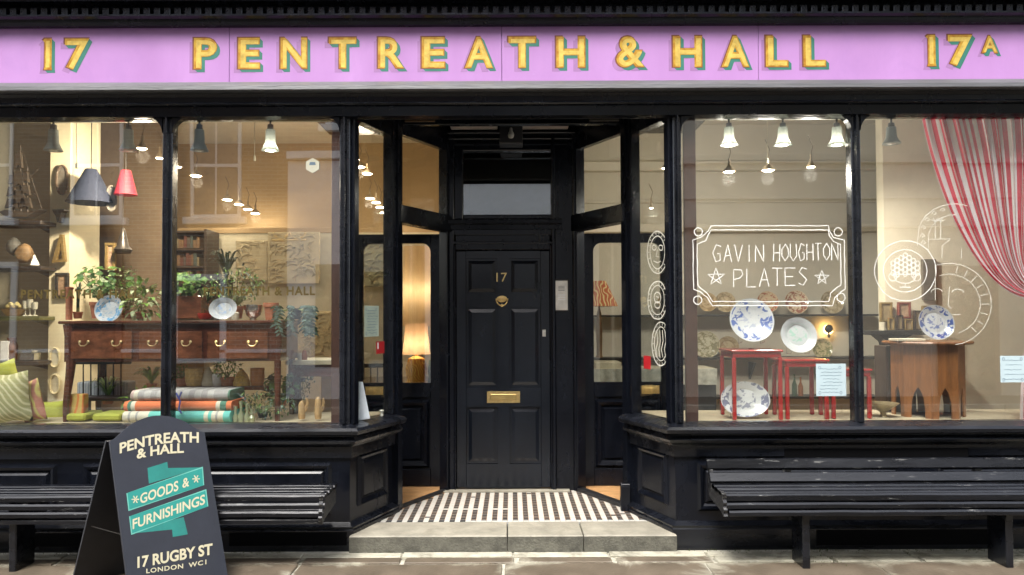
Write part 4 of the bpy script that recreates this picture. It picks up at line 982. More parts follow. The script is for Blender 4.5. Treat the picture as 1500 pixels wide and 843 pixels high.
for s, xa, xb in ((-1, -4.9, -1.25), (1, 1.25, 4.9)):
    b = BM(); z_ = at(750, 176, .16).z; box(b, (xa, .145, z_ - .005), (xb, .175, z_ + .015), .002); [box(b, (x, .15, z_ + .015), (x + .012, .17, 3.55)) for x in (xa + .2, (xa + xb) / 2, xb - .2)]
    solo('lighting_track', b, M('white_metal', (.6, .58, .5), .4), f'thin pale lighting track along the top of the {"left" if s < 0 else "right"} window', 'lighting track')
# swinging spotlights deeper in the rooms: lit discs on arms
def room_spot(px, py, Y, label, r=.055, grp='lit spotlights under the showroom ceiling', watt=22, tint=(1, .82, .60), aim=None):
    p = at(px, py, Y)
    T = thing('ceiling_spotlight', p, label, 'spotlight', grp)
    b = BM(); lathe(b, [(r * 1.12, 0), (r * 1.0, .012), (r * .55, .035), (.010, .05), (.008, .10), (0, .10)], p, 14); part('shade', b, M('tan_lamp_metal', (.32, .25, .16), .5), T, True)
    b = BM(); tube(b, [p + V(0, 0, .1), p + V(.015, 0, .16), p + V(-.02, 0, .24)], .003, 6); part('arm', b, M('bronze_arm', (.12, .085, .05), .5), T)
    b = BM(); lathe(b, [(0, -.008), (r * .7, -.006), (r, .004), (0, .006)], p, 14); part('bulb', b, BULB, T, True)
    if watt:
        l = bpy.data.lights.new('spot_lamp', 'POINT'); l.energy = watt * ROOM_LIGHT; l.color = tint; l.shadow_soft_size = .05
        o = bpy.data.objects.new('spot_lamp', l); COL.objects.link(o); o.parent = T; o.location = (0, 0, -.06)
    if aim:      # swivelling spotlight turned towards a wall
        l = bpy.data.lights.new('aimed_spot', 'SPOT'); l.energy = aim[1] * ROOM_LIGHT; l.color = tint; l.spot_size = R(aim[2]); l.spot_blend = .8; l.shadow_soft_size = .04
        o = bpy.data.objects.new('aimed_spot', l); COL.objects.link(o); o.parent = T; o.location = (0, 0, -.02); o.rotation_euler = (p - aim[0]).to_track_quat('Z', 'Y').to_euler()
LS = [(208, 218, .5), (234, 232, 1.5), (287, 258, 1.9), (258, 245, 1.7), (333, 293, 2.6), (350, 300, 2.8), (363, 307, 3.0), (374, 313, 3.2), (518, 234, 1.8), (527, 245, 2.0), (538, 255, 2.2), (542, 291, 2.7), (551, 297, 2.85), (557, 304, 3.0), (563, 312, 3.15)]
for i, (px, py, Y) in enumerate(LS):
    if i < 8: lb = f'{["first", "second", "third", "small fourth", "fifth", "sixth", "seventh", "last"][[0, 1, 3, 2, 4, 5, 6, 7][i]]} lit disc of the slanting spotlight row in the left showroom'
    else: lb = f'{["first", "second", "third", "fourth", "fifth", "sixth", "last"][i - 8]} lit spotlight seen through the left angled glass'
    room_spot(px, py, Y, lb, (.05 if Y > 1.6 else .034), watt=({0: 22, 2: 14, 4: 9, 7: 7, 9: 16, 11: 8}.get(i, 0)), aim=({0: (at(62, 350, 1.2), 300, 120)}.get(i)))
for i, (px, py, Y, r, d_) in enumerate(((1068, 252, .7, .042, 'left of the hanging cord'), (1125, 250, .7, .045, 'brightest, under the hanging cord'), (1188, 245, .7, .03, 'smaller, right of the hanging cord'), (977, 247, 1.5, .045, 'seen through the right angled glass'), (954, 305, 2.3, .018, 'tiny, seen low through the right angled glass'))):
    room_spot(px, py, Y, f'lit spotlight in the right showroom, {d_}', r, watt=(0 if i == 4 else 15), tint=(1, .93, .82), aim={0: (at(1110, 480, 2.7), 40, 90), 2: (at(1440, 545, 1.5), 210, 95)}.get(i))
# cords
for px, y0, y1, Y, d_ in ((373, 168, 236, .2, 'middle of the left window'), (112, 168, 247, .2, 'left part of the left window'), (1124, 168, 240, .2, 'right window')):
    b = BM(); p0, p1 = at(px, y0, Y), at(px, y1, Y); tube(b, [p0, p1 + V(0, 0, .03)], .0025, 5); lathe(b, [(.003, .04), (.008, .03), (.009, 0), (0, -.002)], p1, 8)
    solo('blind_cord', b, M('ivory_cord', (.7, .62, .45), .5), f'ivory pull cord with small toggle hanging in the {d_}', 'cord')

# lower plaster wall of left showroom and reliefs
b = BM(); p0, p1 = at(300, 342, 2.7), at(652, 342, 2.7); box(b, (p0.x, 2.7, .1), (min(p1.x, -.57), 2.85, p0.z)); part('plaster_wall', b, PALEW, BLD)
b = BM(); p0, p1 = at(72, 400, 1.15), at(101, 400, 1.15); box(b, (p0.x, 1.15, .1), (p1.x, 1.6, 3.55)); part('cream_pier', b, CREAM, BLD)
b = BM(); box(b, (-5, 1.5, .1), (p0.x - .002, 1.6, 3.55)); part('side_wall', b, GREYW, BLD)
b = BM(); q0, q1 = at(78, 400, 2.2), at(246, 400, 2.2); box(b, (q0.x, 2.2, .1), (q1.x, 2.3, 3.55)); part('dark_panel_wall', b, M('umber_wall', (.20, .145, .095), .7, var=.25, scale=2), BLD)
def relief(px0, px1, py0, py1, Y, label, m, n=40, depth=.06, seed=1):
    random.seed(seed); T = thing('plaster_relief', at((px0 + px1) / 2, py1, Y), label, 'relief')
    b = BM(); pbox(b, px0, px1, py0, py1, Y, Y + .03, .006); part('backing', b, m, T)
    b = BM(); a, c = at(px0 + 3, py1 - 3, Y), at(px1 - 3, py0 + 3, Y)
    for k in range(n):
        x, z_ = random.uniform(a.x, c.x), random.uniform(a.z, c.z); t = random.uniform(0, PI)
        pts = [V(x + .05 * k2 * math.cos(t + k2 * .5), Y - .004, z_ + .04 * k2 * math.sin(t + k2 * .5)) for k2 in range(4)]
        pts = [V(min(max(p.x, a.x), c.x), p.y, min(max(p.z, a.z), c.z)) for p in pts]
        tube(b, pts, [.004, .014, .012, .003], 5)
    o = part('carving', b, m, T, True, kind='stuff')
PLM = M('old_plaster', (.52, .45, .30), .7, var=.2, scale=12, bump=.3, bscale=30); PLM2 = M('ochre_plaster', (.66, .52, .28), .65, var=.2, scale=9)
relief(392, 468, 340, 416, 2.6, 'square old plaster relief panel high on the pale wall', PLM, 60, seed=3)
relief(428, 486, 456, 530, 1.9, 'ochre plaster relief of crumpled drapery behind the console table', PLM2, 60, seed=4)
relief(512, 566, 352, 420, 2.55, 'olive grey plaster relief seen through the left angled glass', M('olive_plaster', (.36, .33, .20), .7, var=.2), 40, seed=5)
relief(345, 392, 352, 412, 2.62, 'narrow faded plaster relief beside the square one', PLM, 26, seed=6)
b = BM(); pp = [at(400 + 48 * k / 16, 341 + 9 * abs(math.sin(k * PI / 8)) ** .7, 2.6) for k in range(17)]
tube(b, pp, .014, 6); tube(b, [at(398, 352, 2.6), at(448, 352, 2.6)], .012, 6); solo('swag_moulding', b, PLM2, 'cream plaster swag moulding above the square relief panel', 'moulding')
# wooden wall bracket for clarity of the room: horizontal rail seen over the plaster wall
b = BM(); pbox(b, 244, 500, 334, 342, 2.69, 2.72, .004); part('picture_rail', b, TAN, BLD)

T = thing('bookcase', at(276, 470, 2.35), 'dark slatted bookcase at the back of the left showroom behind the first mullion', 'bookcase'); BKM = M('dark_bookcase', (.035, .022, .014), .5)
b = BM(); pbox(b, 250, 300, 338, 520, 2.55, 2.62); pbox(b, 248, 252, 336, 520, 2.3, 2.62, .003); pbox(b, 298, 302, 336, 520, 2.3, 2.62, .003); part('carcass', b, BKM, T)
for q in range(7): b = BM(); pbox(b, 252, 298, 338 + q * 26, 341 + q * 26, 2.32, 2.55, .002); part('shelf', b, BKM, T)
random.seed(9)
for q in range(7):
    x = 254
    while x < 292:
        w_ = random.uniform(2.5, 5); b = BM(); pbox(b, x, x + w_, 344 + q * 26 + random.uniform(1, 8), 363.5 + q * 26, 2.36, 2.5); x += w_ + .4
        c = random.choice([(.16, .09, .04), (.06, .05, .04), (.20, .16, .09), (.10, .03, .02), (.05, .07, .06)]); part('spine', b, M('book_%d' % int(c[0] * 100), c, .6), T)

# ---- shelves on the left
SHM = M('dark_shelf_wood', (.03, .022, .018), .5)
def shelf(px0, px1, py, Y, label, m=SHM, th=6, sag=10):
    T = thing('wall_shelf', at((px0 + px1) / 2, py + th, Y), label, 'shelf')
    b = BM(); pbox(b, px0, px1, py, py + th, Y, Y + .28, .004); part('board', b, m, T)
    b = BM(); f0 = at(px1 - 12, py + th, Y); F = Fr((f0.x, 0, 0), (0, 1, 0), (-1, 0, 0)); prism(b, F, [(Y + .28, f0.z), (Y + .05, f0.z - .002), (Y + .28, f0.z - .002 - .005 * sag)], 0, .02); part('bracket', b, m, T)
shelf(-30, 60, 323, .95, 'dark wall shelf carrying the model sailing ship'); shelf(-30, 60, 390, .95, 'dark wall shelf carrying a stone bust'); shelf(-30, 58, 464, .95, 'olive wall shelf carrying glasses and a basket', M('olive_shelf', (.10, .10, .03), .5)); shelf(-30, 56, 530, .95, 'dark low wall shelf carrying a silver box')
T = thing('model_ship', at(30, 322, 1.0), 'dark carved model ship with pointed sails on the top left shelf', 'model ship'); SHIP = M('aged_ship_wood', (.055, .042, .03), .6, var=.4, scale=20)
b = BM(); hp = [(at(x, y, 1.0).x, at(x, y, 1.0).z) for x, y in ((4, 312), (14, 319), (44, 319), (64, 308), (48, 312), (12, 309))]; prism(b, Fr((0, 1.0, 0), (1, 0, 0), (0, -1, 0)), hp, -.05, .05); part('hull', b, SHIP, T)
for (x, y0, y1, ww) in ((30, 213, 312, 11), (20, 250, 312, 9), (40, 245, 312, 8)):
    b = BM(); p0, p1 = at(x, y0, 1.0), at(x, y1, 1.0); tube(b, [p1, p0], [.009, .004], 6); m_ = part('mast', b, SHIP, T)
    for k in range(3):
        yy = y0 + (y1 - y0) * (.12 + .28 * k); hh = (y1 - y0) * .22; q = ww * (.5 + .3 * k) * (1 if y0 > 230 else .9)
        b = BM(); prism(b, Fr((0, .99, 0), (1, 0, 0), (0, -1, 0)), [(at(px, py, 1).x, at(px, py, 1).z) for px, py in ((x - q * .6, yy), (x + q * .6, yy), (x + q, yy + hh), (x, yy + hh * .8), (x - q, yy + hh))], -.008, .02); part('sail', b, SHIP, m_)
b = BM(); tube(b, [at(42, 262, 1), at(56, 248, 1)], .003, 5); tube(b, [at(22, 270, 1), at(52, 285, 1)], .003, 5); tube(b, [at(30, 214, 1), at(62, 308, 1)], .002, 4); tube(b, [at(30, 214, 1), at(6, 312, 1)], .002, 4); part('rigging', b, SHIP, T)
T = thing('stone_bust', at(32, 389, 1.0), 'mottled brown and grey bust beside a white cone on the shelf', 'bust')
b = BM(); c = at(20, 362, 1.02); blob(b, c, (.055, .055, .075), 2, .08); part('head', b, M('grey_bust', (.10, .10, .09), .6, var=.4, scale=20), T, True)
b = BM(); c = at(36, 372, 1.0); blob(b, c, (.07, .06, .085), 2, .1); part('shoulders', b, M('ochre_stone', (.27, .17, .08), .6, var=.5, scale=16), T, True)
b = BM(); lathe(b, [(.045, 0), (.005, .085), (0, .087)], at(50, 389, .98), 4); solo('white_cone', b, WHITE, 'small white pyramid ornament at the end of the bust shelf', 'ornament')
T = thing('basket', at(18, 463, 1.0), 'shallow woven basket of fruit on the olive shelf', 'basket')
b = BM(); lathe(b, [(.05, 0), (.09, .05), (.095, .055), (.08, .05), (.05, .012)], at(20, 463, 1.0), 16); part('bowl', b, M('wicker', (.36, .24, .11), .8, var=.3, scale=60), T, True)
for k in range(5):
    b = BM(); blob(b, at(12 + k * 4.4, 449 - (k % 2) * 3, 1.0), (.022, .022, .02), 1, .05); part('fruit', b, M('pale_fruit', (.6, .52, .22), .5), T, True)
for i, (px, hh) in enumerate(((37, 22), (44, 24), (51, 20))):
    b = BM(); p = at(px, 463, 1.0); h = hh * ppm(1); lathe(b, [(.022, 0), (.02, .004), (.004, .01), (.004, h * .4), (.018, h * .5), (.022, h), (.020, h), (.015, h * .52), (0, h * .45)], p, 12)
    solo('wine_glass', b, M('glassware', (.55, .55, .46), .1, coat=.5), ['first glass beside the basket on the olive shelf', 'middle glass of three on the olive shelf', 'glass nearest the end of the olive shelf'][i], 'glass', 'glasses on the olive shelf', True)
b = BM(); pbox(b, 28, 49, 517, 529, .98, 1.08, .006); pbox(b, 32, 46, 513, 517, .99, 1.07, .004); solo('silver_box', b, SILVER, 'small silver box with lid on the lowest left shelf', 'box')
b = BM(); lathe(b, [(.03, 0), (.04, .02), (.045, .12), (.03, .16), (.035, .19), (0, .19)], at(17, 529, 1.05), 12); solo('copper_jug', b, M('copper', (.25, .12, .06), .4, .6, var=.4, scale=20), 'tall mottled copper jug on the lowest left shelf', 'jug', None, True)
b = BM(); pbox(b, 0, 12, 500, 529, 1.0, 1.08, .004); solo('white_pot', b, WHITE, 'plain white square pot at the left edge of the lowest shelf', 'pot')
# ---- items on the cream pier
YP = 1.12
def oval_frame(px, py, rx, ry, label, m1, m2, Y=YP):
    T = thing('oval_frame', at(px, py + ry, Y), label, 'frame'); c = at(px, py, Y); k = ppm(Y)
    b = BM(); tube(b, [c + V(rx * k * math.cos(t), 0, ry * k * math.copysign(abs(math.sin(t)) ** .8, math.sin(t))) for t in [q * PI / 14 for q in range(28)]], .010, 6, closed=True); part('rim', b, m1, T, True)
    b = BM(); prism(b, Fr(c, (1, 0, 0), (0, -1, 0)), [(rx * k * .95 * math.cos(t), ry * k * .97 * math.sin(t)) for t in [q * PI / 10 for q in range(20)]], -.01, -.004); part('plaque', b, m2, T)
GRM = M('grey_resin', (.20, .18, .15), .5, var=.3)
oval_frame(91, 264, 8, 21, 'tall grey oval plaque at the top of the cream pier', M('bronze_rim', (.14, .10, .07), .4), GRM)
oval_frame(163, 291, 7, 18, 'small grey oval mirror hanging beside the navy lampshade', GRM, M('pewter', (.30, .29, .28), .3, .4), 1.0)
oval_frame(80, 524, 7, 14, 'upper cream oval medallion low on the cream pier', M('cream_resin', (.6, .52, .32), .5), PALEW); oval_frame(80, 563, 7, 14, 'lower cream oval medallion low on the cream pier', M('cream_resin', (.6, .52, .32), .5), PALEW)
for px, py, d_ in ((90, 312, 'cream pier'),):
    b = BM(); F = Fr(at(px, py, YP), (1, 0, 0), (0, -1, 0)); k = ppm(YP)
    prism(b, F, [(-9 * k, 4 * k), (9 * k, 4 * k), (9 * k, 2 * k), (5 * k, -1 * k), (3 * k, -8 * k), (1 * k, -15 * k), (-1 * k, -15 * k), (-3 * k, -6 * k), (-7 * k, 0)], -.02, .05)
    solo('carved_bracket', b, M('black_bracket', (.02, .018, .015), .5), f'small black carved bracket on the {d_}', 'bracket')
GILT = M('dull_gilt', (.32, .22, .08), .4, .4, var=.3, scale=20)
b = BM(); F = Fr(at(88, 382, YP), (1, 0, 0), (0, -1, 0)); k = ppm(YP)
prism(b, F, [(-9 * k, 0), (-4 * k, 0), (2.5 * k, 27 * k), (5 * k, 2 * k), (9 * k, 0), (5 * k, 38 * k), (1 * k, 38 * k)], -.012, .02); prism(b, F, [(-10 * k, -4 * k), (9 * k, -2 * k), (9 * k, 2 * k), (-10 * k, 0)], -.012, .022)
solo('letter_ornament', b, GILT, 'gilt letter A ornament on the cream pier', 'letter')
def picture(px0, px1, py0, py1, Y, label, fm, im, e=4):
    T = thing('picture_frame', at((px0 + px1) / 2, py1, Y), label, 'picture')
    b = BM(); pbox(b, px0, px1, py0, py0 + e, Y, Y + .03, .003); pbox(b, px0, px1, py1 - e, py1, Y, Y + .03, .003); pbox(b, px0, px0 + e, py0 + e, py1 - e, Y, Y + .03, .003); pbox(b, px1 - e, px1, py0 + e, py1 - e, Y, Y + .03, .003); part('frame', b, fm, T)
    b = BM(); pbox(b, px0 + e * .8, px1 - e * .8, py0 + e * .8, py1 - e * .8, Y + .012, Y + .022); part('picture', b, im, T)
ARTM = M('faded_portrait', (.45, .30, .19), .6, var=.6, scale=18)
picture(80, 99, 400, 437, YP, 'small dark framed faded portrait on the cream pier', M('black_bracket', (.02, .018, .015), .5), ARTM)
picture(153, 168, 356, 396, 1.0, 'gilt framed picture behind the potted geranium', GILT, ARTM)
def cone_shade(px, ptop, pbot, rt, rb, Y, label, m, hang=True, name='lampshade_pendant', cat='lampshade'):
    T = thing(name, at(px, pbot, Y), label, cat); k = ppm(Y); p = at(px, pbot, Y); h = (pbot - ptop) * k
    b = BM(); lathe(b, [(rb * k, 0), (rt * k, h), (rt * k * .98, h), (rb * k * .97, .003)], p, 20); part('lamp_shade', b, m, T, True)
    if hang:
        b = BM(); tube(b, [p + V(0, 0, h * .8), V(p.x, p.y, 3.55)], .004, 5); part('flex', b, MOSS, T)
    return T
cone_shade(133, 248, 298, 8, 33, 1.0, 'large navy pleated lampshade hanging in the left window', M('navy_fabric', (.015, .021, .043), .8, var=.2, scale=30, stretch=(5, 5, .3)))
cone_shade(184, 250, 286, 7, 16, .95, 'small crimson lampshade hanging right of the navy one', M('crimson_fabric', (.20, .006, .016), .7, var=.15, emit=.10, ecol=(.5, .02, .04)))
T = thing('hand_bell', at(180, 398, 1.0), 'dark conical hanging bell ornament behind the plants', 'bell')
b = BM(); p = at(180, 366, 1.0); lathe(b, [(.055, -.03), (.07, 0), (.045, .03), (.03, .10), (.012, .17), (.0, .18)], p, 14); tube(b, [p + V(0, 0, .17), V(p.x, p.y, 3.55)], .002, 4); part('bell', b, M('bronze_dark', (.05, .045, .04), .4, .4), T, True)

# ---- mahogany sideboard
def wood_table_label(): pass
YF = .30
T = thing('sideboard', at(250, 618, YF), 'mahogany sideboard with three drawers and tall legs in the left window', 'sideboard'); SB = T
k = ppm(YF); zt_ = at(250, 470, YF).z; xl_, xr_ = at(86, 520, YF).x, at(414, 520, YF).x
b = BM(); box(b, (xl_, YF - .02, zt_ - .022), (xr_, YF + .46, zt_), .006); part('top', b, MAHOG, T)
zd_t, zd_b = at(250, 482, YF).z, at(250, 530, YF).z
b = BM(); x0_, x1_ = xl_ + .03, xr_ - .02; box(b, (x0_, YF + .015, zd_b), (x1_, YF + .44, zt_ - .022)); part('carcass', b, MAHOG, T)
for (a, c) in ((103, 193), (203, 296), (303, 392)):
    b = BM(); pbox(b, a, c, 486, 526, YF, YF + .016, .004); d_ = part('drawer_front', b, MAHOGL, T)
    for cx in ((a * .78 + c * .22), (a * .25 + c * .75)):
        b = BM(); c0 = at(cx, 502, YF - .004)
        tube(b, [c0 + V(-.03, 0, .004), c0 + V(-.028, -.012, -.012), c0 + V(-.012, -.016, -.024), c0 + V(.012, -.016, -.024), c0 + V(.028, -.012, -.012), c0 + V(.03, 0, .004)], .0035, 6)
        for q in (-.03, .03): lathe(b, [(0, -.003), (.012, 0), (.0, .006)], (0, 0, 0), 8, M4=Matrix.Translation(c0 + V(q, 0, .004)) @ Matrix.Rotation(PI / 2, 4, 'X'))
        part('drawer_handle', b, GOLD if a > 250 else M('old_brass', (.35, .25, .12), .4, .7), d_)
for i, (x, y) in enumerate(((xl_ + .055, YF + .03), (xr_ - .045, YF + .03), (xl_ + .07, YF + .42), (xr_ - .06, YF + .42))):
    b = BM(); n = 10; pts = []; rr = []
    for q in range(n + 1):
        t = q / n; z_ = zt_ - .022 - t * (zt_ - .022 - .80); pts.append(V(x + (.018 * math.sin(t * PI * 1.6) if i % 2 == 0 else 0) , y, z_)); rr.append(.042 - .024 * t if i % 2 == 0 else .030 - .012 * t)
    tube(b, pts, rr, 8); part('leg', b, MAHOG, T, True)
b = BM(); pbox(b, 262, 392, 566, 572, YF + .2, YF + .42, .003); part('lower_shelf', b, MAHOG, T)

# ---- plants
def leaf(b, p, d, up, L, W_, mi=0, fold=.25, droop=.2):
    d = d.normalized(); s = d.cross(up)
    if s.length < 1e-4: s = V(1, 0, 0)
    s.normalize(); n = s.cross(d).normalized()
    m0 = p; m1 = p + d * L * .45 + n * L * .05; m2 = p + d * L - n * L * droop
    l1 = p + d * L * .4 + s * W_ / 2 + n * W_ * fold; r1 = p + d * L * .4 - s * W_ / 2 + n * W_ * fold
    l2 = p + d * L * .78 + s * W_ * .33 + n * (W_ * fold * .6 - L * droop * .5); r2 = p + d * L * .78 - s * W_ * .33 + n * (W_ * fold * .6 - L * droop * .5)
    v = [b.verts.new(q) for q in (m0, l1, l2, m2, r2, r1, m1)]
    for f in ((0, 1, 6), (1, 2, 6), (2, 3, 6), (3, 4, 6), (4, 5, 6), (5, 0, 6)): b.faces.new([v[i] for i in f]).material_index = mi
def round_leaf(b, p, n, r, mi=0):
    n = n.normalized(); a = n.orthogonal().normalized(); c = n.cross(a); ce = b.verts.new(p - n * r * .25)
    vs = [b.verts.new(p + (a * math.cos(t) + c * math.sin(t)) * r * (1 + .1 * math.cos(5 * t)) + n * r * .12 * math.cos(3 * t)) for t in [q * PI / 5 for q in range(10)]]
    for i in range(10): b.faces.new((ce, vs[i], vs[(i + 1) % 10])).material_index = mi
LG = [M('leaf_fresh_green', (.17, .33, .05), .45, var=.3, scale=20), M('leaf_mid_green', (.09, .19, .04), .45, var=.3, scale=20), M('leaf_dark_green', (.025, .06, .022), .4, var=.3, scale=20), M('leaf_pale_variegated', (.55, .62, .34), .5, var=.25, scale=40), M('leaf_blue_green', (.09, .14, .11), .45, var=.3, scale=20)]
STEMM = M('green_stem', (.14, .17, .05), .6)
def rv(): 
    while True:
        v = V(random.uniform(-1, 1), random.uniform(-1, 1), random.uniform(-1, 1))
        if .05 < v.length < 1: return v
def potted(name, cx, pbot, Y, label, pot, pw_, ph_, kind, cw, ch, n, mats, ccy=None, seed=1, stems=8):
    """pot px width/height, crown px width/height"""
    random.seed(seed); k = ppm(Y); base = at(cx, pbot, Y); T = thing(name, base, label, 'plant')
    rim = base.z + ph_ * k
    if pot:
        b = BM(); r = pw_ * k / 2
        if pot is not MAHOGL: lathe(b, [(r * .72, 0), (r * .92, ph_ * k * .8), (r, ph_ * k * .8), (r, ph_ * k), (r * .9, ph_ * k), (r * .85, ph_ * k * .9), (0, ph_ * k * .9)], base, 18)
        else: box(b, base + V(-r, -.06, 0), base + V(r, .12, ph_ * k), .004)
        part('pot', b, pot, T, pot is not MAHOGL)
    cz = (ccy and at(cx, ccy, Y).z) or rim + ch * k * .45; C = V(base.x, base.y, cz); rx, rz = cw * k / 2, ch * k / 2; ry = min(rx, .16)
    b = BM(); sb = BM()
    tops = []
    for q in range(n):
        v = rv(); v = v.normalized() * (random.uniform(.25, 1) ** .5); p = V(C.x + v.x * rx, C.y + v.y * ry, C.z + v.z * rz)
        mi = min(len(mats) - 1, int(random.random() * len(mats)))
        if kind == 'round': round_leaf(b, p, V(v.x * .6, -.4 + v.y * .3, .7 + v.z * .3) + rv() * .5, random.uniform(.6, 1.15) * .024, mi)
        elif kind == 'leafy': leaf(b, p, V(v.x, v.y * .6 - .2, v.z * .6 - .1) + rv() * .5, V(0, 0, 1), random.uniform(.05, .085), random.uniform(.025, .04), mi)
        elif kind == 'small': leaf(b, p, rv(), V(0, 0, 1), random.uniform(.02, .04), random.uniform(.012, .02), mi)
        tops.append((p, mi))
    if kind in ('round', 'leafy', 'small'):
        for q in range(stems): p = tops[q * len(tops) // stems][0]; tube(sb, [V(base.x, base.y, rim - .01), (V(base.x, base.y, rim) + p) / 2 + V(0, 0, .02), p], [.004, .003, .002], 5)
    if kind == 'strap':
        for q in range(n):
            t = random.uniform(0, 2 * PI); L = random.uniform(.6, 1) * ch * k * 1.1; d = V(math.cos(t) * rx * random.uniform(.5, 1), math.sin(t) * ry, 0); o = V(base.x, base.y, rim); prev = None
            mi = random.randrange(len(mats))
            for j in range(7):
                s = j / 6; p = o + d * s + V(0, 0, L * (1.9 * s - 1.35 * s * s)); w_ = .010 * (1 - s) ** .6 + .001; sd_ = V(-d.y, d.x, 0).normalized() * w_ if d.length > 1e-4 else V(w_, 0, 0)
                cur = (b.verts.new(p + sd_), b.verts.new(p - sd_))
                if prev: b.faces.new((prev[0], cur[0], cur[1], prev[1])).material_index = mi
                prev = cur
        tube(sb, [V(base.x, base.y, rim - .01), V(base.x, base.y, rim + .03)], .012, 6)
    if kind == 'trail':
        for q in range(n):
            t = random.uniform(0, 2 * PI); x = base.x + math.cos(t) * rx; y = base.y + math.sin(t) * ry * .8 - .05; L = random.uniform(.4, 1) * ch * k; m_ = int(L / .022)
            pts = [V(base.x, base.y, rim)] + [V(x + .01 * math.sin(j), y, rim + .02 - L * j / m_) for j in range(m_ + 1)]
            tube(sb, pts[::3] + [pts[-1]], .002, 4)
            for p in pts[1:]:
                for s in (-1, 1): leaf(b, p, V(s * 1, random.uniform(-.8, .3), -.8), V(0, -1, 0), random.uniform(.035, .055), .016, random.randrange(len(mats)), .2)
    part('foliage', b, [LG[i] for i in mats], T); part('stem', sb, STEMM, T)
    return T
YT = .48
potted('geranium_plant', 147, 467, YT, 'scented geranium in a small terracotta pot behind the left white plate', TERRA, 30, 24, 'round', 92, 52, 120, [1, 0, 1, 3], 412, 11, 14)
potted('hosta_plant', 207, 467, YT - .02, 'variegated green and white leafy plant right of the left plate', TERRA, 22, 10, 'leafy', 62, 54, 110, [3, 3, 0, 1], 442, 12)
potted('geranium_plant', 273, 467, YT + .06, 'bright green geranium in a low dark wooden trough', MAHOGL, 52, 33, 'round', 62, 34, 110, [0, 0, 1], 416, 13, 10)
potted('fern_plant', 345, 467, YT + .08, 'wispy grey green plant above the right white plate', TERRA, 24, 18, 'small', 88, 62, 380, [1, 0, 3, 4], 420, 14, 22)
potted('strap_leaf_plant', 331, 440, .85, 'dark spiky strap leaved plant standing high behind the ferns', MOSS, 22, 30, 'strap', 64, 62, 34, [2, 2, 4], None, 15)
potted('trailing_plant', 432, 468, .42, 'dark trailing silver striped plant hanging off the right end of the sideboard', MOSS, 20, 16, 'trail', 58, 50, 14, [2, 4, 4], None, 16)
potted('cactus_plant', 114, 467, YT, 'tall thin dark green cactus standing left of the geranium', TERRA, 14, 10, 'strap', 10, 60, 14, [2], None, 17)
# below the sideboard
potted('spider_plant', 158, 592, .62, 'pale green spider plant behind the black chair spindles', TERRA, 18, 10, 'strap', 62, 40, 30, [0, 3, 1], None, 21)
potted('spider_plant', 222, 572, .60, 'pale striped spider plant above the folded rugs', TERRA, 16, 10, 'strap', 58, 34, 30, [3, 0], None, 22)
potted('herb_plant', 333, 566, .58, 'bushy green herb in a terracotta pot on the lower shelf', TERRA, 22, 13, 'small', 46, 30, 160, [1, 0], None, 23)
potted('ivy_plant', 385, 612, .40, 'dark green spreading plant at the foot of the right leg', MOSS, 16, 8, 'small', 100, 40, 360, [2, 1, 4], 592, 24, 16)
potted('ivy_plant', 266, 566, .60, 'small mixed green plant at the left of the lower shelf', TERRA, 16, 12, 'small', 32, 22, 90, [1, 0], None, 25)
potted('succulent_plant', 442, 560, .75, 'round grey green wreath of foliage below the console table', MOSS, 12, 6, 'small', 40, 56, 150, [2, 4], 560, 26)
potted('bushy_plant', 210, 612, .42, 'low dark bushy plant in front of the spindle chair legs', TERRA, 18, 10, 'leafy', 44, 30, 50, [1, 2, 0], None, 27)
potted('flowering_plant', 186, 467, YT + .1, 'tall thin stemmed plant with pale flowers behind the variegated plant', TERRA, 16, 12, 'small', 50, 70, 150, [1, 3, 3, 0], None, 28, 18)
potted('bushy_plant', 410, 600, .60, 'broad leaved mid green plant under the right end of the sideboard', TERRA, 20, 14, 'round', 50, 44, 80, [1, 2], None, 29)
potted('fern_plant', 300, 467, YT + .12, 'small bright fern rising behind the oval plate', TERRA, 16, 12, 'strap', 40, 44, 26, [0, 1, 3], None, 30)
# pots, bowl, crate items on the sideboard top
b = BM(); lathe(b, [(.038, 0), (.048, .095), (.055, .095), (.055, .125), (.048, .125), (.04, .1), (0, .1)], at(397, 469, .40), 20); solo('terracotta_pot', b, TERRA, 'empty terracotta pot with a thick rim at the right of the sideboard', 'pot', None, True)
T = thing('silver_bowl', at(371, 469, .42), 'round silver bowl on a foot between plate and terracotta pot', 'bowl'); b = BM(); lathe(b, [(.03, 0), (.022, .012), (.05, .035), (.066, .075), (.068, .11), (.063, .11), (.058, .075), (0, .03)], at(371, 469, .42), 22); part('bowl', b, SILVER, T, True)
b = BM(); lathe(b, [(.022, 0), (.024, .22), (.028, .225), (.028, .24), (.02, .24), (0, .23)], at(101, 469, .42), 14); solo('tall_terracotta_vase', b, TERRA, 'tall slim terracotta vase at the left end of the sideboard', 'vase', None, True)
b = BM(); lathe(b, [(.03, 0), (.033, .05), (.02, .06), (0, .06)], at(344, 469, .5), 12); solo('cream_jar', b, PALEW, 'little cream jar right of the right plate', 'jar', None, True)
b = BM(); lathe(b, [(.035, 0), (.05, .02), (.052, .045), (.045, .045), (0, .02)], at(300, 468, .42), 16); solo('red_dish', b, M('red_glaze', (.45, .04, .02), .3), 'small red glazed dish on the sideboard left of the oval plate', 'dish', None, True)

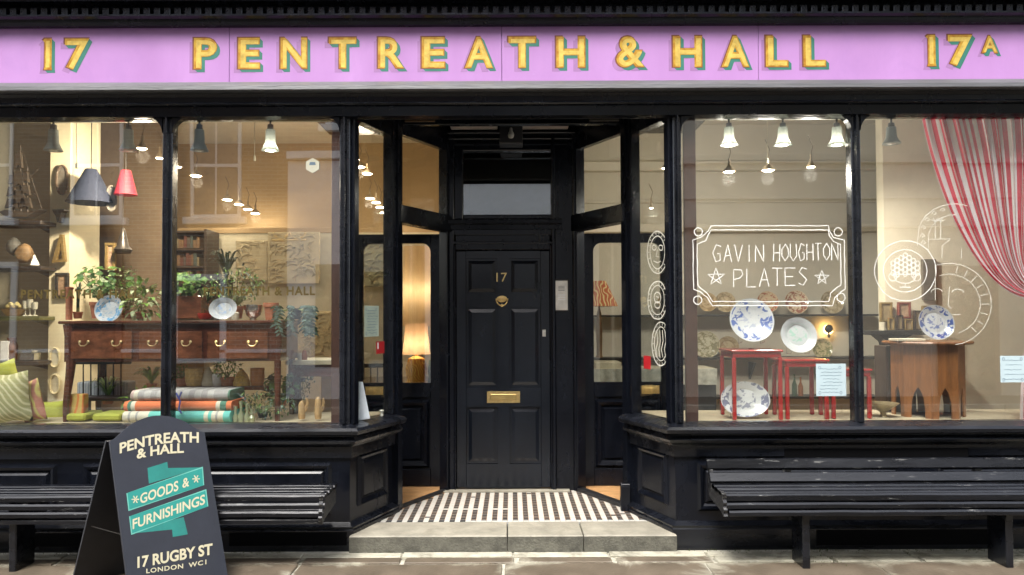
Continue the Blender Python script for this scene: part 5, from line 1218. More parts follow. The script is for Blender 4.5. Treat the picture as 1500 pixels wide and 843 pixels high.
# ---- decorated plates
def plate_mat(name, kind, base=(.52, .53, .54), ink=(.05, .11, .35), r=.14):
    m, t, bs = new_mat(name); N, L = t.nodes, t.links
    tc = N.new('ShaderNodeTexCoord'); sp = N.new('ShaderNodeSeparateXYZ'); L.new(tc.outputs['Object'], sp.inputs[0])
    def math_(op, a, b_=None, cl=False):
        n = N.new('ShaderNodeMath'); n.operation = op; n.use_clamp = cl
        for i, q in enumerate((a, b_)):
            if q is None: continue
            if isinstance(q, (int, float)): n.inputs[i].default_value = q
            else: L.new(q, n.inputs[i])
        return n.outputs[0]
    ln = math_('DIVIDE', math_('SQRT', math_('ADD', math_('POWER', math_('MULTIPLY', sp.outputs[0], 1.0), 2), math_('POWER', sp.outputs[1], 2))), r)
    no = N.new('ShaderNodeTexNoise'); no.inputs['Scale'].default_value = 3.4 / r; no.inputs['Detail'].default_value = 3; no.inputs['Distortion'].default_value = 1.2; L.new(tc.outputs['Object'], no.inputs[0])
    blob_ = math_('GREATER_THAN', no.outputs['Fac'], {'scene': .54, 'rim': .52, 'plain': .53, 'full': .50, 'tan': .52}[kind])
    def ring(a, b_): return math_('MULTIPLY', math_('GREATER_THAN', ln, a), math_('LESS_THAN', ln, b_))
    if kind == 'scene': f = math_('MULTIPLY', blob_, math_('MAXIMUM', ring(.42, .93), math_('MULTIPLY', ring(0, .42), .35)))
    elif kind == 'rim': f = math_('MAXIMUM', math_('MULTIPLY', blob_, ring(.66, .95)), math_('MULTIPLY', math_('MULTIPLY', blob_, ring(0, .45)), .8))
    elif kind == 'plain': f = math_('MAXIMUM', math_('MULTIPLY', math_('MULTIPLY', blob_, ring(0, .5)), .6), math_('MULTIPLY', ring(.66, .69), .35))
    elif kind == 'full': f = math_('MAXIMUM', math_('MULTIPLY', blob_, ring(.0, .95)), ring(.70, .73))
    else: f = math_('MAXIMUM', math_('MULTIPLY', blob_, ring(.0, .95)), ring(.62, .68))
    mx = N.new('ShaderNodeMix'); mx.data_type = 'RGBA'; L.new(math_('MULTIPLY', f, .95, True), mx.inputs[0]); mx.inputs[6].default_value = (*base, 1); mx.inputs[7].default_value = (*ink, 1)
    L.new(mx.outputs[2], bs.inputs['Base Color']); bs.inputs['Roughness'].default_value = .15; bs.inputs['Coat Weight'].default_value = .4
    return m
WIRE = M('clear_stand', (.5, .5, .48), .2, .5)
def plate(px, py, rpx, Y, label, kind, base=(.52, .53, .54), ink=(.05, .11, .35), rz=None, stand=0, tilt=14, grp=None, name='plate'):
    k = ppm(Y); r = rpx * k; T = thing(name, at(px, py + (rz or rpx) + stand, Y), label, 'plate', grp)
    m = plate_mat('plate_glaze_%d' % len(bpy.data.materials), kind, base, ink, r)
    b = BM(); seg = 36; lathe(b, [(0, .0), (r * .58, .0), (r * .66, .010), (r * .96, .020), (r, .023), (r * .99, .018), (r * .66, .002), (r * .55, -.008), (0, -.008)], (0, 0, 0), seg, squash=(1, (rz or rpx) / rpx))
    me = finish(b, 'dish', m, True); o = bpy.data.objects.new('dish', me); COL.objects.link(o); o.parent = T
    o.rotation_euler = (R(90 - tilt), 0, 0); o.location = (0, 0, ((rz or rpx) * math.cos(R(tilt)) + stand) * k)
    if stand or rpx > 15:
        b = BM(); w_ = T.location; s_ = stand * k
        for sx in (-.5, .5):
            tube(b, [w_ + V(sx * r, -.045, 0.012 + s_), w_ + V(sx * r, -.045, s_ + .002), w_ + V(sx * r, .04, .003), w_ + V(sx * r, .055, r * .8)], .0022, 5)
        part('plate_stand', b, WIRE, T)
    return T
plate(161, 453, 20.5, .34, 'round blue and white plate on the left part of the sideboard', 'scene', ink=(.12, .30, .50), stand=0)
plate(328, 452.5, 20.5, .34, 'oval blue and white plate on the sideboard beside the silver bowl', 'plain', ink=(.12, .30, .60), rz=16.5, stand=0)
b = BM()
plate(1100.5, 469, 32.5, .40, 'large round white plate with blue figures on the tallest red table', 'scene', ink=(.05, .10, .33), stand=3)
plate(1169, 491, 26.5, .38, 'round white plate with pale green centre on the middle red table', 'plain', ink=(.20, .50, .35), stand=2)
plate(1370, 472.5, 26, .42, 'round blue patterned plate on the octagonal wooden table', 'rim', ink=(.05, .09, .30), stand=1)
plate(1091, 585, 36, .36, 'large oval blue and white platter leaning under the tallest red table', 'rim', base=(.62, .63, .63), ink=(.16, .17, .26), rz=26, stand=2, name='platter')

# ---- under-sideboard goods and cushions
def cushion(px, py, wpx, hpx, Y, label, m, rot=0, thick=.07):
    k = ppm(Y); b = BM(); c = at(px, py, Y); n = 10; W_, H_ = wpx * k / 2, hpx * k / 2; g = {}
    for side in (-1, 1):
        for i in range(n + 1):
            for j in range(n + 1):
                u, v = i / n * 2 - 1, j / n * 2 - 1
                if side == 1 and (abs(u) == 1 or abs(v) == 1): g[(side, i, j)] = g[(-1, i, j)]; continue
                pinch = 1 - .10 * (1 - abs(u)) * (abs(v) ** 3); pinch2 = 1 - .10 * (1 - abs(v)) * (abs(u) ** 3)
                d = ((1 - u * u) * (1 - v * v)) ** .45 * thick
                x, z_ = u * W_ * pinch2, v * H_ * pinch; cr_, sr = math.cos(rot), math.sin(rot)
                g[(side, i, j)] = b.verts.new((c.x + x * cr_ - z_ * sr, c.y + side * d, c.z + x * sr + z_ * cr_))
    for side in (-1, 1):
        for i in range(n):
            for j in range(n): b.faces.new((g[(side, i, j)], g[(side, i + 1, j)], g[(side, i + 1, j + 1)], g[(side, i, j + 1)]))
    return solo('cushion', b, m, label, 'cushion', None, True)
def wave_mat(name, c1, c2, scale=9, dist=6, rot=(0, 0, 0), zig=False, prof='SIN'):
    m, t, bs = new_mat(name); N, L = t.nodes, t.links; tc = N.new('ShaderNodeTexCoord'); mp = N.new('ShaderNodeMapping'); mp.inputs['Rotation'].default_value = rot
    wv = N.new('ShaderNodeTexWave'); wv.inputs['Scale'].default_value = scale; wv.inputs['Distortion'].default_value = dist; wv.inputs['Detail'].default_value = 1; wv.inputs['Detail Scale'].default_value = .8; wv.wave_profile = prof
    L.new(tc.outputs['Object'], mp.inputs[0]); L.new(mp.outputs[0], wv.inputs[0]); cr = N.new('ShaderNodeValToRGB'); cr.color_ramp.interpolation = 'CONSTANT' if not zig else 'LINEAR'
    cr.color_ramp.elements[0].color = (*c1, 1); cr.color_ramp.elements[1].color = (*c2, 1); cr.color_ramp.elements[1].position = .5; L.new(wv.outputs['Fac'], cr.inputs[0]); L.new(cr.outputs[0], bs.inputs['Base Color']); bs.inputs['Roughness'].default_value = .85; return m
CHEV = wave_mat('chevron_fabric', (.62, .58, .36), (.34, .33, .15), 9, 4.5, (0, .8, 0), True); FLOR = wave_mat('yellow_print_fabric', (.66, .60, .18), (.50, .22, .16), 7, 9, (0, .3, 0), True)
cushion(16, 583, 58, 74, .22, 'pale chevron patterned cushion at the far left of the window', CHEV, .12); cushion(46, 588, 34, 62, .30, 'yellow cushion with red print behind the chevron one', FLOR, .25, .05)
cushion(74, 604, 50, 32, .62, 'plain lime green cushion low behind the sideboard leg', LIME, .05, .05); cushion(6, 545, 40, 30, .5, 'small yellow green cushion against the left wall', LIME, .3, .04)
b = BM(); pbox(b, 100, 122, 578, 613, .35, .42, .006); solo('book', b, wave_mat('orange_print_cover', (.60, .16, .04), (.55, .40, .12), 6, 12, (0, 0, 0), True), 'upright orange patterned book beneath the sideboard', 'book')
for x0, x1, d_ in ((96, 124, 'left of the chair leg'), (134, 176, 'under the spindle chair')):
    b = BM(); pbox(b, x0, x1, 607, 617, .30, .55, .012); solo('folded_cloth', b, LIME, f'folded lime green cloth lying on the platform {d_}', 'cloth')
# spindle chair behind
T = thing('spindle_chair', at(145, 617, .55), 'black spindle backed chair standing beneath the sideboard', 'chair'); CHM = M('black_chair_paint', (.012, .012, .013), .35)
b = BM(); pbox(b, 110, 190, 528, 534, .60, .63, .004); part('back_rail', b, CHM, T)
for x in (122, 133, 144, 155, 166, 177): b = BM(); tube(b, [at(x, 532, .615), at(x, 583, .615)], .0055, 6); part('spindle', b, CHM, T)
b = BM(); pbox(b, 108, 192, 582, 588, .50, .80, .006); part('seat', b, CHM, T)
for x, Y in ((131, .52), (188, .52), (128, .8), (182, .8)): b = BM(); tube(b, [at(x, 586, Y), V(at(x, 586, Y).x, Y, .80)], .014, 6); part('leg', b, CHM, T)
b = BM(); pbox(b, 112, 186, 560, 582, .66, .80, .01); solo('folded_blanket', b, wave_mat('grey_stripe_wool', (.34, .36, .38), (.22, .24, .27), 14, 0), 'folded grey striped blanket on the spindle chair seat', 'blanket')
# folded rugs
def rug(px0, px1, py0, py1, Y, label, m, depth=.3):
    k = ppm(Y); b = BM(); p0, p1 = at(px0, (py0 + py1) / 2, Y), at(px1, (py0 + py1) / 2, Y); h = (py1 - py0) * k / 2; c = (at(px0, py0, Y).z + at(px0, py1, Y).z) / 2
    prof = [(Y + depth, c - h)] + [(Y + h - h * math.cos(t), c + h * math.sin(t)) for t in [-PI / 2 + q * PI / 8 for q in range(9)]] + [(Y + depth, c + h)]
    v0 = [b.verts.new((p0.x + random.uniform(0, .006), y, z_)) for y, z_ in prof]; v1 = [b.verts.new((p1.x, y, z_)) for y, z_ in prof]; b.faces.new(v0); b.faces.new(v1)
    for i in range(len(prof)): b.faces.new((v0[i], v0[(i + 1) % len(prof)], v1[(i + 1) % len(prof)], v1[i]))
    return solo('folded_rug', b, m, label, 'rug', 'stack of folded rugs', True)
def band_mat(name, stops, scale=1.0):
    m, t, bs = new_mat(name); N, L = t.nodes, t.links; tc = N.new('ShaderNodeTexCoord'); sp = N.new('ShaderNodeSeparateXYZ'); L.new(tc.outputs['Object'], sp.inputs[0])
    mr = N.new('ShaderNodeMapRange'); mr.inputs[1].default_value = -scale; mr.inputs[2].default_value = scale; L.new(sp.outputs[0], mr.inputs[0])
    cr = N.new('ShaderNodeValToRGB'); cr.color_ramp.interpolation = 'CONSTANT'; e = cr.color_ramp.elements; e[0].position = 0; e[0].color = (*stops[0][1], 1); e[1].position = stops[1][0]; e[1].color = (*stops[1][1], 1)
    for p_, c_ in stops[2:]: q = e.new(p_); q.color = (*c_, 1)
    L.new(mr.outputs[0], cr.inputs[0]); L.new(cr.outputs[0], bs.inputs['Base Color']); bs.inputs['Roughness'].default_value = .9; return m
w_, tq, og, gy, gn = (.66, .62, .50), (.15, .52, .46), (.72, .20, .08), (.36, .35, .34), (.08, .20, .14)
rug(178, 336, 604, 620, .16, 'bottom folded rug of the stack, turquoise and white bands', band_mat('turquoise_rug', [(0, w_), (.05, gy), (.07, w_), (.12, gy), (.14, w_), (.24, tq), (.76, w_), (.80, tq), (.83, w_), (.87, gy), (.89, w_), (.94, tq)], .37))
rug(180, 338, 589, 603.5, .19, 'middle folded rug of the stack, orange with grey border', band_mat('orange_rug', [(0, og), (.03, gn), (.06, w_), (.1, og), (.14, og), (.86, w_), (.9, gn), (.96, og)], .37))
rug(190, 336, 573, 588.5, .21, 'top folded rug of the stack, pale grey stripes', band_mat('grey_rug', [(0, (.55, .40, .36)), (.06, w_)] + [(.10 + .06 * q, gy if q % 2 == 0 else (.5, .48, .46)) for q in range(13)] + [(.95, gn)], .37))
b = BM(); tube(b, [at(258, 576, .18), at(264, 588, .17), at(262, 600, .155), at(266, 606, .15)], .006, 6); tube(b, [at(266, 574, .18), at(262, 584, .17)], .006, 6); solo('blue_ribbon', b, M('blue_cord', (.03, .06, .35), .6), 'knotted deep blue ribbon hanging over the folded rugs', 'ribbon')
# ornaments on the lower shelf
for i, (px, hh, ww, m, sh, lb) in enumerate(((285, 26, 13, M('straw_weave', (.55, .36, .12), .8, var=.3, scale=50), 'pot', 'straw coloured tumbler on the lower shelf'), (305, 28, 9, PALEW, 'cone', 'cream cone ornament on the lower shelf'),
        (354, 24, 12, M('yellow_spotted_glaze', (.62, .38, .06), .4, var=.4, scale=60), 'cone', 'spotted yellow beehive ornament on the lower shelf'), (377, 26, 10, M('orange_glaze', (.55, .20, .05), .4), 'pot', 'orange glazed pot on the lower shelf'), (318, 18, 7, WHITE, 'pot', 'little white beaker on the lower shelf'))):
    p = at(px, 565.5, .56); k = ppm(.56); h, r = hh * k, ww * k
    b = BM(); lathe(b, [(r * .8, 0), (r, h * .3), (r, h), (r * .85, h), (0, h * .9)] if sh == 'pot' else [(r, 0), (r * 1.02, h * .2), (r * .7, h * .65), (r * .15, h), (0, h)], p, 14); solo('ornament_pot' if sh == 'pot' else 'cone_ornament', b, m, lb, 'ornament', None, True)
for i, (px, hh) in enumerate(((345, 22), (353, 30), (362, 26), (369, 18))):
    p = at(px, 618, .22); k = ppm(.22); h = hh * k; b = BM(); lathe(b, [(.018, 0), (.022, h * .3), (.008, h * .55), (.014, h), (.011, h), (0, h * .9)], p, 12)
    solo('bud_vase', b, M('sage_glass', (.28, .30, .18), .15, coat=.6, var=.3), ['leftmost of four small sage vases beside the rugs', 'tallest of four small sage vases beside the rugs', 'third of four small sage vases beside the rugs', 'shortest sage vase, rightmost of four beside the rugs'][i], 'vase', 'sage vases on the platform', True)
# console table at the right of the left window
T = thing('console_table', at(455, 617, .62), 'dark brown console table behind the right end of the sideboard', 'table')
b = BM(); pbox(b, 418, 500, 528, 535, .70, 1.1, .004); part('top', b, PALEW, T)
b = BM(); pbox(b, 422, 498, 535, 552, .72, 1.08, .003); part('apron', b, MAHOG, T)
for px in (432, 494):
    b = BM(); pbox(b, px - 6, px + 6, 552, 606, .72, .78, .003); part('leg', b, DARKW, T)
b = BM(); pbox(b, 470, 494, 545, 604, 1.0, 1.02, .003); solo('tan_board', b, M('tan_board', (.42, .27, .12), .6, var=.2), 'plain tan board leaning under the console table', 'board')
for px, hh, d_ in ((442, 26, 'left'), (466, 32, 'right')):
    p = at(px, 614, .32); k = ppm(.32); b = BM(); lathe(b, [(.022, 0), (.026, .02), (.024, hh * k * .8), (.012, hh * k), (0, hh * k * 1.02)], p, 12)
    for q in range(3): tube(b, [p + V(.01 + q * .004, 0, .04 + q * .02), p + V(.035 + q * .005, 0, .07 + q * .02), p + V(.034, 0, .11 + q * .02)], .007, 6)
    solo('wooden_finger_ornament', b, M('sandy_wood', (.42, .27, .12), .5, var=.25, scale=14), f'pale carved cactus ornament on the platform, {d_} one of two', 'ornament', 'carved cactus ornaments', True)
for i, (px, hh, m) in enumerate(((428, 12, MOSS), (440, 10, PALEW), (446, 14, M('amber_glass', (.25, .08, .02), .2)))):
    p = at(px, 527.5, .75); b = BM(); lathe(b, [(.02, 0), (.025, .03), (.014, hh * ppm(.75)), (0, hh * ppm(.75))], p, 10); solo('small_jar', b, m, ['black small jar on the console table top', 'cream small jar on the console table top', 'amber small jar on the console table top'][i], 'jar', None, True)

# ---- lamps seen through the left doorway
def table_lamp(px, pbase, pshade0, pshade1, rt, rb, Y, label, sm, bm_, br, watt=0, glow=(1, .72, .35), stretch=1.0):
    k = ppm(Y); base = at(px, pbase, Y); T = thing('table_lamp', base, label, 'lamp'); z0_, z1_ = at(px, pshade1, Y).z, at(px, pshade0, Y).z; h = z0_ - base.z
    b = BM(); lathe(b, [(br * k, 0), (br * k, .01), (br * k * .8, .02), (br * k * .95, h * .5), (br * k * .7, h * .85), (.010, h * .95), (.008, h + .03)], base, 16); part('lamp_base', b, bm_, T, True)
    b = BM(); n = 24
    for a, c in ((0, 1),):
        r0 = [b.verts.new((base.x + rb * k * math.cos(t), base.y + rb * k * math.sin(t), z0_)) for t in [q * 2 * PI / n for q in range(n)]]; r1 = [b.verts.new((base.x + rt * k * math.cos(t), base.y + rt * k * math.sin(t), z1_)) for t in [q * 2 * PI / n for q in range(n)]]
        for i in range(n): b.faces.new((r0[i], r0[(i + 1) % n], r1[(i + 1) % n], r1[i]))
    part('lamp_shade', b, sm, T, True)
    if watt:
        b = BM(); blob(b, V(base.x, base.y, (z0_ + z1_) / 2 - .05), (.03, .03, .04), 2, 0); part('bulb', b, BULB, T, True)
        l = bpy.data.lights.new('table_lamp_light', 'POINT'); l.energy = watt * ROOM_LIGHT; l.color = glow; l.shadow_soft_size = .04; o = bpy.data.objects.new('table_lamp_light', l); COL.objects.link(o); o.parent = T; o.location = (0, 0, (z0_ + z1_) / 2 - .05 - base.z)
def shade_mat(name, c, t_=.5):
    m = bpy.data.materials.new(name); m.use_nodes = True; t = m.node_tree; N, L = t.nodes, t.links; bs = N['Principled BSDF']; bs.inputs['Base Color'].default_value = (*c, 1); bs.inputs['Roughness'].default_value = .8
    tr = N.new('ShaderNodeBsdfTranslucent'); tr.inputs[0].default_value = (*c, 1); mx = N.new('ShaderNodeMixShader'); mx.inputs[0].default_value = t_
    tc = N.new('ShaderNodeTexCoord'); no = N.new('ShaderNodeTexNoise'); no.inputs['Scale'].default_value = 30; mp = N.new('ShaderNodeMapping'); mp.inputs['Scale'].default_value = (1, 1, .1)
    L.new(tc.outputs['Object'], mp.inputs[0]); L.new(mp.outputs[0], no.inputs[0]); hv = N.new('ShaderNodeHueSaturation'); hv.inputs['Color'].default_value = (*c, 1)
    mr = N.new('ShaderNodeMapRange'); mr.inputs[3].default_value = .8; mr.inputs[4].default_value = 1.15; L.new(no.outputs['Fac'], mr.inputs[0]); L.new(mr.outputs[0], hv.inputs['Value']); L.new(hv.outputs[0], bs.inputs['Base Color']); L.new(hv.outputs[0], tr.inputs[0])
    L.new(bs.outputs[0], mx.inputs[1]); L.new(tr.outputs[0], mx.inputs[2]); L.new(mx.outputs[0], N['Material Output'].inputs[0]); return m
SHT = shade_mat('tan_linen_shade', (.66, .50, .30)); SHW = shade_mat('pale_wood_shade', (.62, .42, .26))
YELP = wave_mat('yellow_giraffe_pattern', (.75, .48, .08), (.42, .18, .03), 16, 14, (0, .5, 0), True)
table_lamp(611, 560, 362, 478, 20, 21, 2.2, 'tall cylindrical amber lampshade glowing behind the left open door', SHT, M('pale_lamp_base', (.6, .5, .35), .5), 8, 2.6, (1, .80, .50))
table_lamp(610, 562, 474, 519, 16, 20, 1.7, 'small pale lampshade on a yellow patterned base behind the left door glass', SHW, YELP, 17, 3)
T = thing('side_cabinet', at(612, 620, 1.65), 'dark low cabinet carrying the lamps behind the left open door', 'cabinet'); b = BM(); p0, p1 = at(505, 562, 1.6), at(650, 562, 1.6); box(b, (p0.x, 1.6, .1), (min(p1.x, -.58), 2.35, p0.z), .004); part('carcass', b, MAHOG, T)
b = BM(); lathe(b, [(.03, 0), (.02, .05), (.028, .1), (.016, .2), (0, .2)], at(631, 560, 1.75), 12); solo('green_vase', b, M('green_glaze', (.08, .12, .04), .3), 'slim green vase right of the yellow patterned lamp base', 'vase', None, True)
# small pieces behind left angled glass
T = thing('settle', at(540, 560, 1.75), 'dark spindle settle in the back of the left showroom', 'settle'); b = BM(); pbox(b, 510, 590, 533, 539, 1.9, 1.93, .003); part('rail', b, CHM, T)
for q in range(8): b = BM(); tube(b, [at(513 + q * 10, 538, 1.915), at(513 + q * 10, 562, 1.915)], .006, 5); part('spindle', b, CHM, T)
b = BM(); lathe(b, [(.02, 0), (.008, .01), (.014, .035), (.008, .05), (.018, .07), (.014, .075), (0, .07)], at(559, 616, .40), 12); solo('glass_candlestick', b, M('glassware', (.55, .55, .46), .1, coat=.5), 'small grey glass candlestick on the sill beside the leaning card', 'candlestick', None, True)

# ================================================================== RIGHT SHOWROOM
YB = 2.48
for i, py in enumerate((462, 525, 583)):
    T = thing('plate_shelf', at(1150, py + 4, YB), ['top long black plate shelf on the right back wall', 'middle long black plate shelf on the right back wall', 'lowest long black plate shelf on the right back wall'][i], 'shelf')
    b = BM(); p0, p1 = at(846, py, YB), at(1296, py, YB); box(b, (p0.x, YB, p0.z - .02), (p1.x, YB + .26, p0.z), .003); part('board', b, MOSS, T)
    b = BM(); c = at(1104, py + 4, YB + .1); prism(b, Fr((c.x, 0, 0), (0, 1, 0), (1, 0, 0)), [(YB + .27, c.z - .02), (YB + .08, c.z - .02), (YB + .27, c.z - .2)], 0, .02); part('bracket', b, MOSS, T)
TN = (.52, .38, .20)
for px, py, r, kd, bc, ic, d_ in ((1036, 440, 14, 'tan', TN, (.30, .20, .08), 'tan patterned plate at the left end of the top shelf'), (1062, 440, 15, 'tan', (.50, .40, .24), (.28, .2, .1), 'ochre plate behind the large blue plate, top shelf'),
        (1124, 440, 16, 'rim', (.62, .48, .30), (.40, .10, .05), 'cream plate with red brown rim, middle of the top shelf'), (1166, 440, 17.5, 'full', (.66, .55, .38), (.30, .08, .04), 'plate with brown bird pattern, top shelf'), (1218, 440, 17, 'tan', (.50, .42, .28), (.26, .2, .1), 'tan plate at the right end of the top shelf'),
        (1034, 502, 20, 'full', (.52, .48, .34), (.22, .2, .1), 'large olive patterned plate at the left of the middle shelf'), (1066, 506, 16, 'tan', (.42, .34, .2), (.3, .2, .1), 'brown plate behind the red table, middle shelf'), (1204, 508, 15, 'full', (.5, .42, .24), (.2, .2, .08), 'ochre plate leaning at the right of the middle shelf'), (975, 440, 12, 'tan', TN, (.3, .2, .1), 'small tan plate behind the right angled glass')):
    plate(px, py + 3, r, YB + .1, d_, kd, bc, ic, stand=0, tilt=10, grp='patterned plates on the back shelves')
T = thing('wall_light', at(1213, 494, 2.6), 'small dark globe wall light with a warm halo between the plate shelves', 'wall light')
b = BM(); c = at(1214, 482, 2.60); blob(b, c, (.045, .03, .045), 2, 0); lathe(b, [(.012, -.09), (.015, -.07), (.008, -.04)], c, 8); part('globe', b, MOSS, T, True)
b = BM(); c = at(1213, 483, 2.68); lathe(b, [(0, -.003), (.05, -.003), (.05, .003), (0, .003)], (0, 0, 0), 18, M4=Matrix.Translation(c) @ Matrix.Rotation(PI / 2, 4, 'X')); part('back_bulb', b, M('halo_bulb', (1, .7, .3), .4, emit=5, ecol=(1, .6, .2)), T)
for px, hh, m, d_ in ((1164, 34, M('green_bottle', (.05, .09, .05), .2), 'green bottle'), (1173, 30, M('amber_glass', (.25, .08, .02), .2), 'amber bottle')):
    b = BM(); p = at(px, 582.5, YB + .1); h = hh * ppm(YB); lathe(b, [(.025, 0), (.025, h * .55), (.009, h * .75), (.009, h), (0, h)], p, 10); solo('bottle', b, m, f'{d_} standing on the lowest black shelf', 'bottle', None, True)
# pale partition wall at the right with a framed picture shelf
b = BM(); p0 = at(1296, 400, 1.5); box(b, (p0.x, 1.5, .1), (5, 1.62, 3.55)); part('partition_wall', b, M('cream_partition', (.74, .67, .52), .7, var=.05), BLD)
# mouldings and soffit bands across the right room
for py, hh, dep in ((236, 14, .10), (292, 4, .03), (328, 12, .10)):
    b = BM(); p0, p1 = at(1025, py, 2.65), at(1300, py, 2.65); box(b, (.62, 2.75 - dep, p0.z - hh * ppm(2.65)), (p1.x + .3, 2.75, p0.z), .006); part('wall_moulding', b, STONEW, BLD)
T = thing('bracket_shelf', at(1322, 492, 1.2), 'black moulded bracket shelf carrying small framed pictures', 'shelf')
b = BM(); pbox(b, 1274, 1372, 485, 491, 1.20, 1.5, .004); part('board', b, MOSS, T)
b = BM(); F = Fr(at(1305, 491, 1.3), (1, 0, 0), (0, -1, 0)); k = ppm(1.3); prism(b, F, [(-18 * k, 0), (30 * k, 0), (24 * k, -3 * k), (8 * k, -8 * k), (2 * k, -26 * k), (-2 * k, -26 * k), (-6 * k, -10 * k)], -.15, .02); part('bracket', b, MOSS, T)
picture(1316, 1335, 443, 467, 1.42, 'small red framed picture on the black bracket shelf', M('red_frame', (.22, .05, .03), .4), ARTM, 3)
picture(1290, 1308, 443, 472, 1.44, 'small gilt framed picture left of the red framed one', GILT, M('sepia_print', (.32, .24, .13), .6, var=.4, scale=20), 3)
for i, (x0, x1, y0) in enumerate(((1302, 1311, 466), (1314, 1324, 462), (1326, 1338, 468), (1340, 1350, 455), (1352, 1364, 448))):
    picture(x0, x1, y0, 484, 1.30, ['narrow brown miniature, leftmost on the bracket shelf', 'second brown miniature on the bracket shelf', 'low wide miniature in the middle of the bracket shelf', 'fourth dark miniature on the bracket shelf', 'tallest dark miniature, rightmost on the bracket shelf'][i], DARKW if i % 2 else GILT, M('sepia_print', (.32, .24, .13), .6, var=.4, scale=20), 2)
b = BM(); pbox(b, 1352, 1372, 380, 440, 1.46, 1.49, .003); solo('dark_panel_picture', b, M('smoky_picture', (.13, .10, .07), .5, var=.4), 'tall dim picture behind the drawn plates above the bracket shelf', 'picture')

# red nesting tables
def red_table(x0, x1, pt, Y, w_dep, label, legs_px, pb=615):
    T = thing('nesting_table', at((x0 + x1) / 2, pb, Y), label, 'table', 'red lacquered nesting tables')
    z_ = at(x0, pt, Y).z; a, c = at(x0, pt + 20, Y).x, at(x1, pt + 20, Y).x
    b = BM(); box(b, (a, Y, z_ - .018), (c, Y + w_dep, z_), .005); part('top', b, RED, T)
    b = BM(); box(b, (a + .012, Y + .012, z_ - .055), (c - .012, Y + w_dep - .012, z_ - .018), .004); part('apron', b, RED, T)
    for x in (a + .02, c - .02):
        for y in (Y + .02, Y + w_dep - .02):
            b = BM(); box(b, (x - .014, y - .014, .80), (x + .014, y + .014, z_ - .055), .005); part('leg', b, RED, T)
            if y > Y + .1: continue
red_table(1072, 1148, 513, .26, .34, 'tallest red lacquered table, under the large blue plate', None)
red_table(1150, 1216, 527, .28, .30, 'middle red lacquered table, under the green centred plate', None)
red_table(1218, 1279, 541, .30, .26, 'smallest red lacquered table, partly behind the mullion', None)
# octagonal table with pointed arches
T = thing('octagonal_table', at(1372, 615, .45), 'octagonal inlaid wooden table with pointed arches in the right window', 'table'); Yc = .50; k = ppm(Yc - .22)
c = at(1370, 560, Yc - .1); cx = c.x; zt_ = at(1370, 501, Yc - .2).z; Ro = 50 * k
b = BM(); lathe(b, [(Ro * 1.22, zt_ - .022), (Ro * 1.25, zt_ - .010), (Ro * 1.22, zt_)], (cx, Yc, 0), 8, M4=Matrix.Translation((cx, Yc, 0)) @ Matrix.Rotation(PI / 8, 4, 'Z')); part('top', b, OAK, T)
for q in range(8):
    t = q * PI / 4; n_ = V(math.cos(t), math.sin(t), 0); ap_ = Ro * math.cos(PI / 8); hw = Ro * math.sin(PI / 8) - .001; F = Fr(V(cx, Yc, 0) + n_ * ap_, V(-n_.y, n_.x, 0), n_)
    b = BM(); H_ = zt_ - .022 - .80; ah = .80 + H_ * .42
    for s in (-1, 1):
        pts = [(s * hw, .80), (s * hw, zt_ - .023), (0, zt_ - .023), (0, ah)] + [(s * hw * .50 * (1 - (1 - j / 8) ** 3.2), ah - (H_ * .42) * (j / 8) ** 1.1 * .999) for j in range(1, 9)]
        prism(b, F, pts, -.012, 0)
    part('side_panel', b, OAK, T)
T = thing('dark_cabinet', at(1312, 615, .75), 'dark wooden cabinet behind the octagonal table', 'cabinet')
b = BM(); pbox(b, 1298, 1342, 507, 612, .66, .84, .004); part('carcass', b, DARKW, T)
for y0, y1 in ((512, 540), (544, 572), (576, 606)): b = BM(); pbox(b, 1302, 1338, y0, y1, .652, .66, .003); part('drawer_front', b, M('black_oak', (.02, .014, .011), .3, coat=.3), T)
b = BM(); lathe(b, [(.035, 0), (.035, .01), (.02, .03), (.022, .05), (.06, .08), (.10, .11), (.108, .118), (.10, .118), (.05, .085), (0, .07)], at(1294, 614, .42), 24); solo('brass_bowl', b, M('pewter_brass', (.42, .34, .2), .35, .7, var=.3, scale=30), 'footed brass bowl with fluted sides at the foot of the right window', 'bowl', None, True)
b = BM(); pbox(b, 1316, 1356, 496.5, 500, .36, .5, .002); solo('small_book', b, PALEW, 'flat pale book at the left of the octagonal table top', 'book')
# through the right door: lamp, white clothed counter
T = thing('counter_table', at(930, 600, 1.75), 'long counter table under a white painted cloth behind the right open door', 'table')
b = BM(); p0, p1 = at(862, 541, 1.75), at(1050, 541, 1.75); zb_ = at(900, 563, 1.75).z; box(b, (max(p0.x, .64), 1.75, p0.z - .02), (p1.x, 2.2, p0.z), .004); part('top', b, PALEW, T)
b = BM(); n = 60; L0, L1 = max(p0.x, .64), p1.x
cols_ = [(L0 + (L1 - L0) * i / n, 1.74 + .012 * math.sin(i * .9) * math.sin(i * .37)) for i in range(n + 1)]
g = [[b.verts.new((x, y - .01 * j / 3 * math.sin(i * .8), p0.z + .002 - (p0.z - zb_ + .01) * j / 3)) for j in range(4)] for i, (x, y) in enumerate(cols_)]
for i in range(n):
    for j in range(3): b.faces.new((g[i][j], g[i + 1][j], g[i + 1][j + 1], g[i][j + 1]))
part('cloth', b, M('grey_white_print_cloth', (.50, .50, .42), .8, var=.35, scale=14), T, True)
b = BM(); box(b, (L0, 1.78, .1), (L1, 2.18, zb_ + .03)); part('cabinet', b, MATT, T)
LPAT = wave_mat('printed_lampshade', (.72, .60, .30), (.45, .12, .05), 10, 16, (0, 0, 0), True)
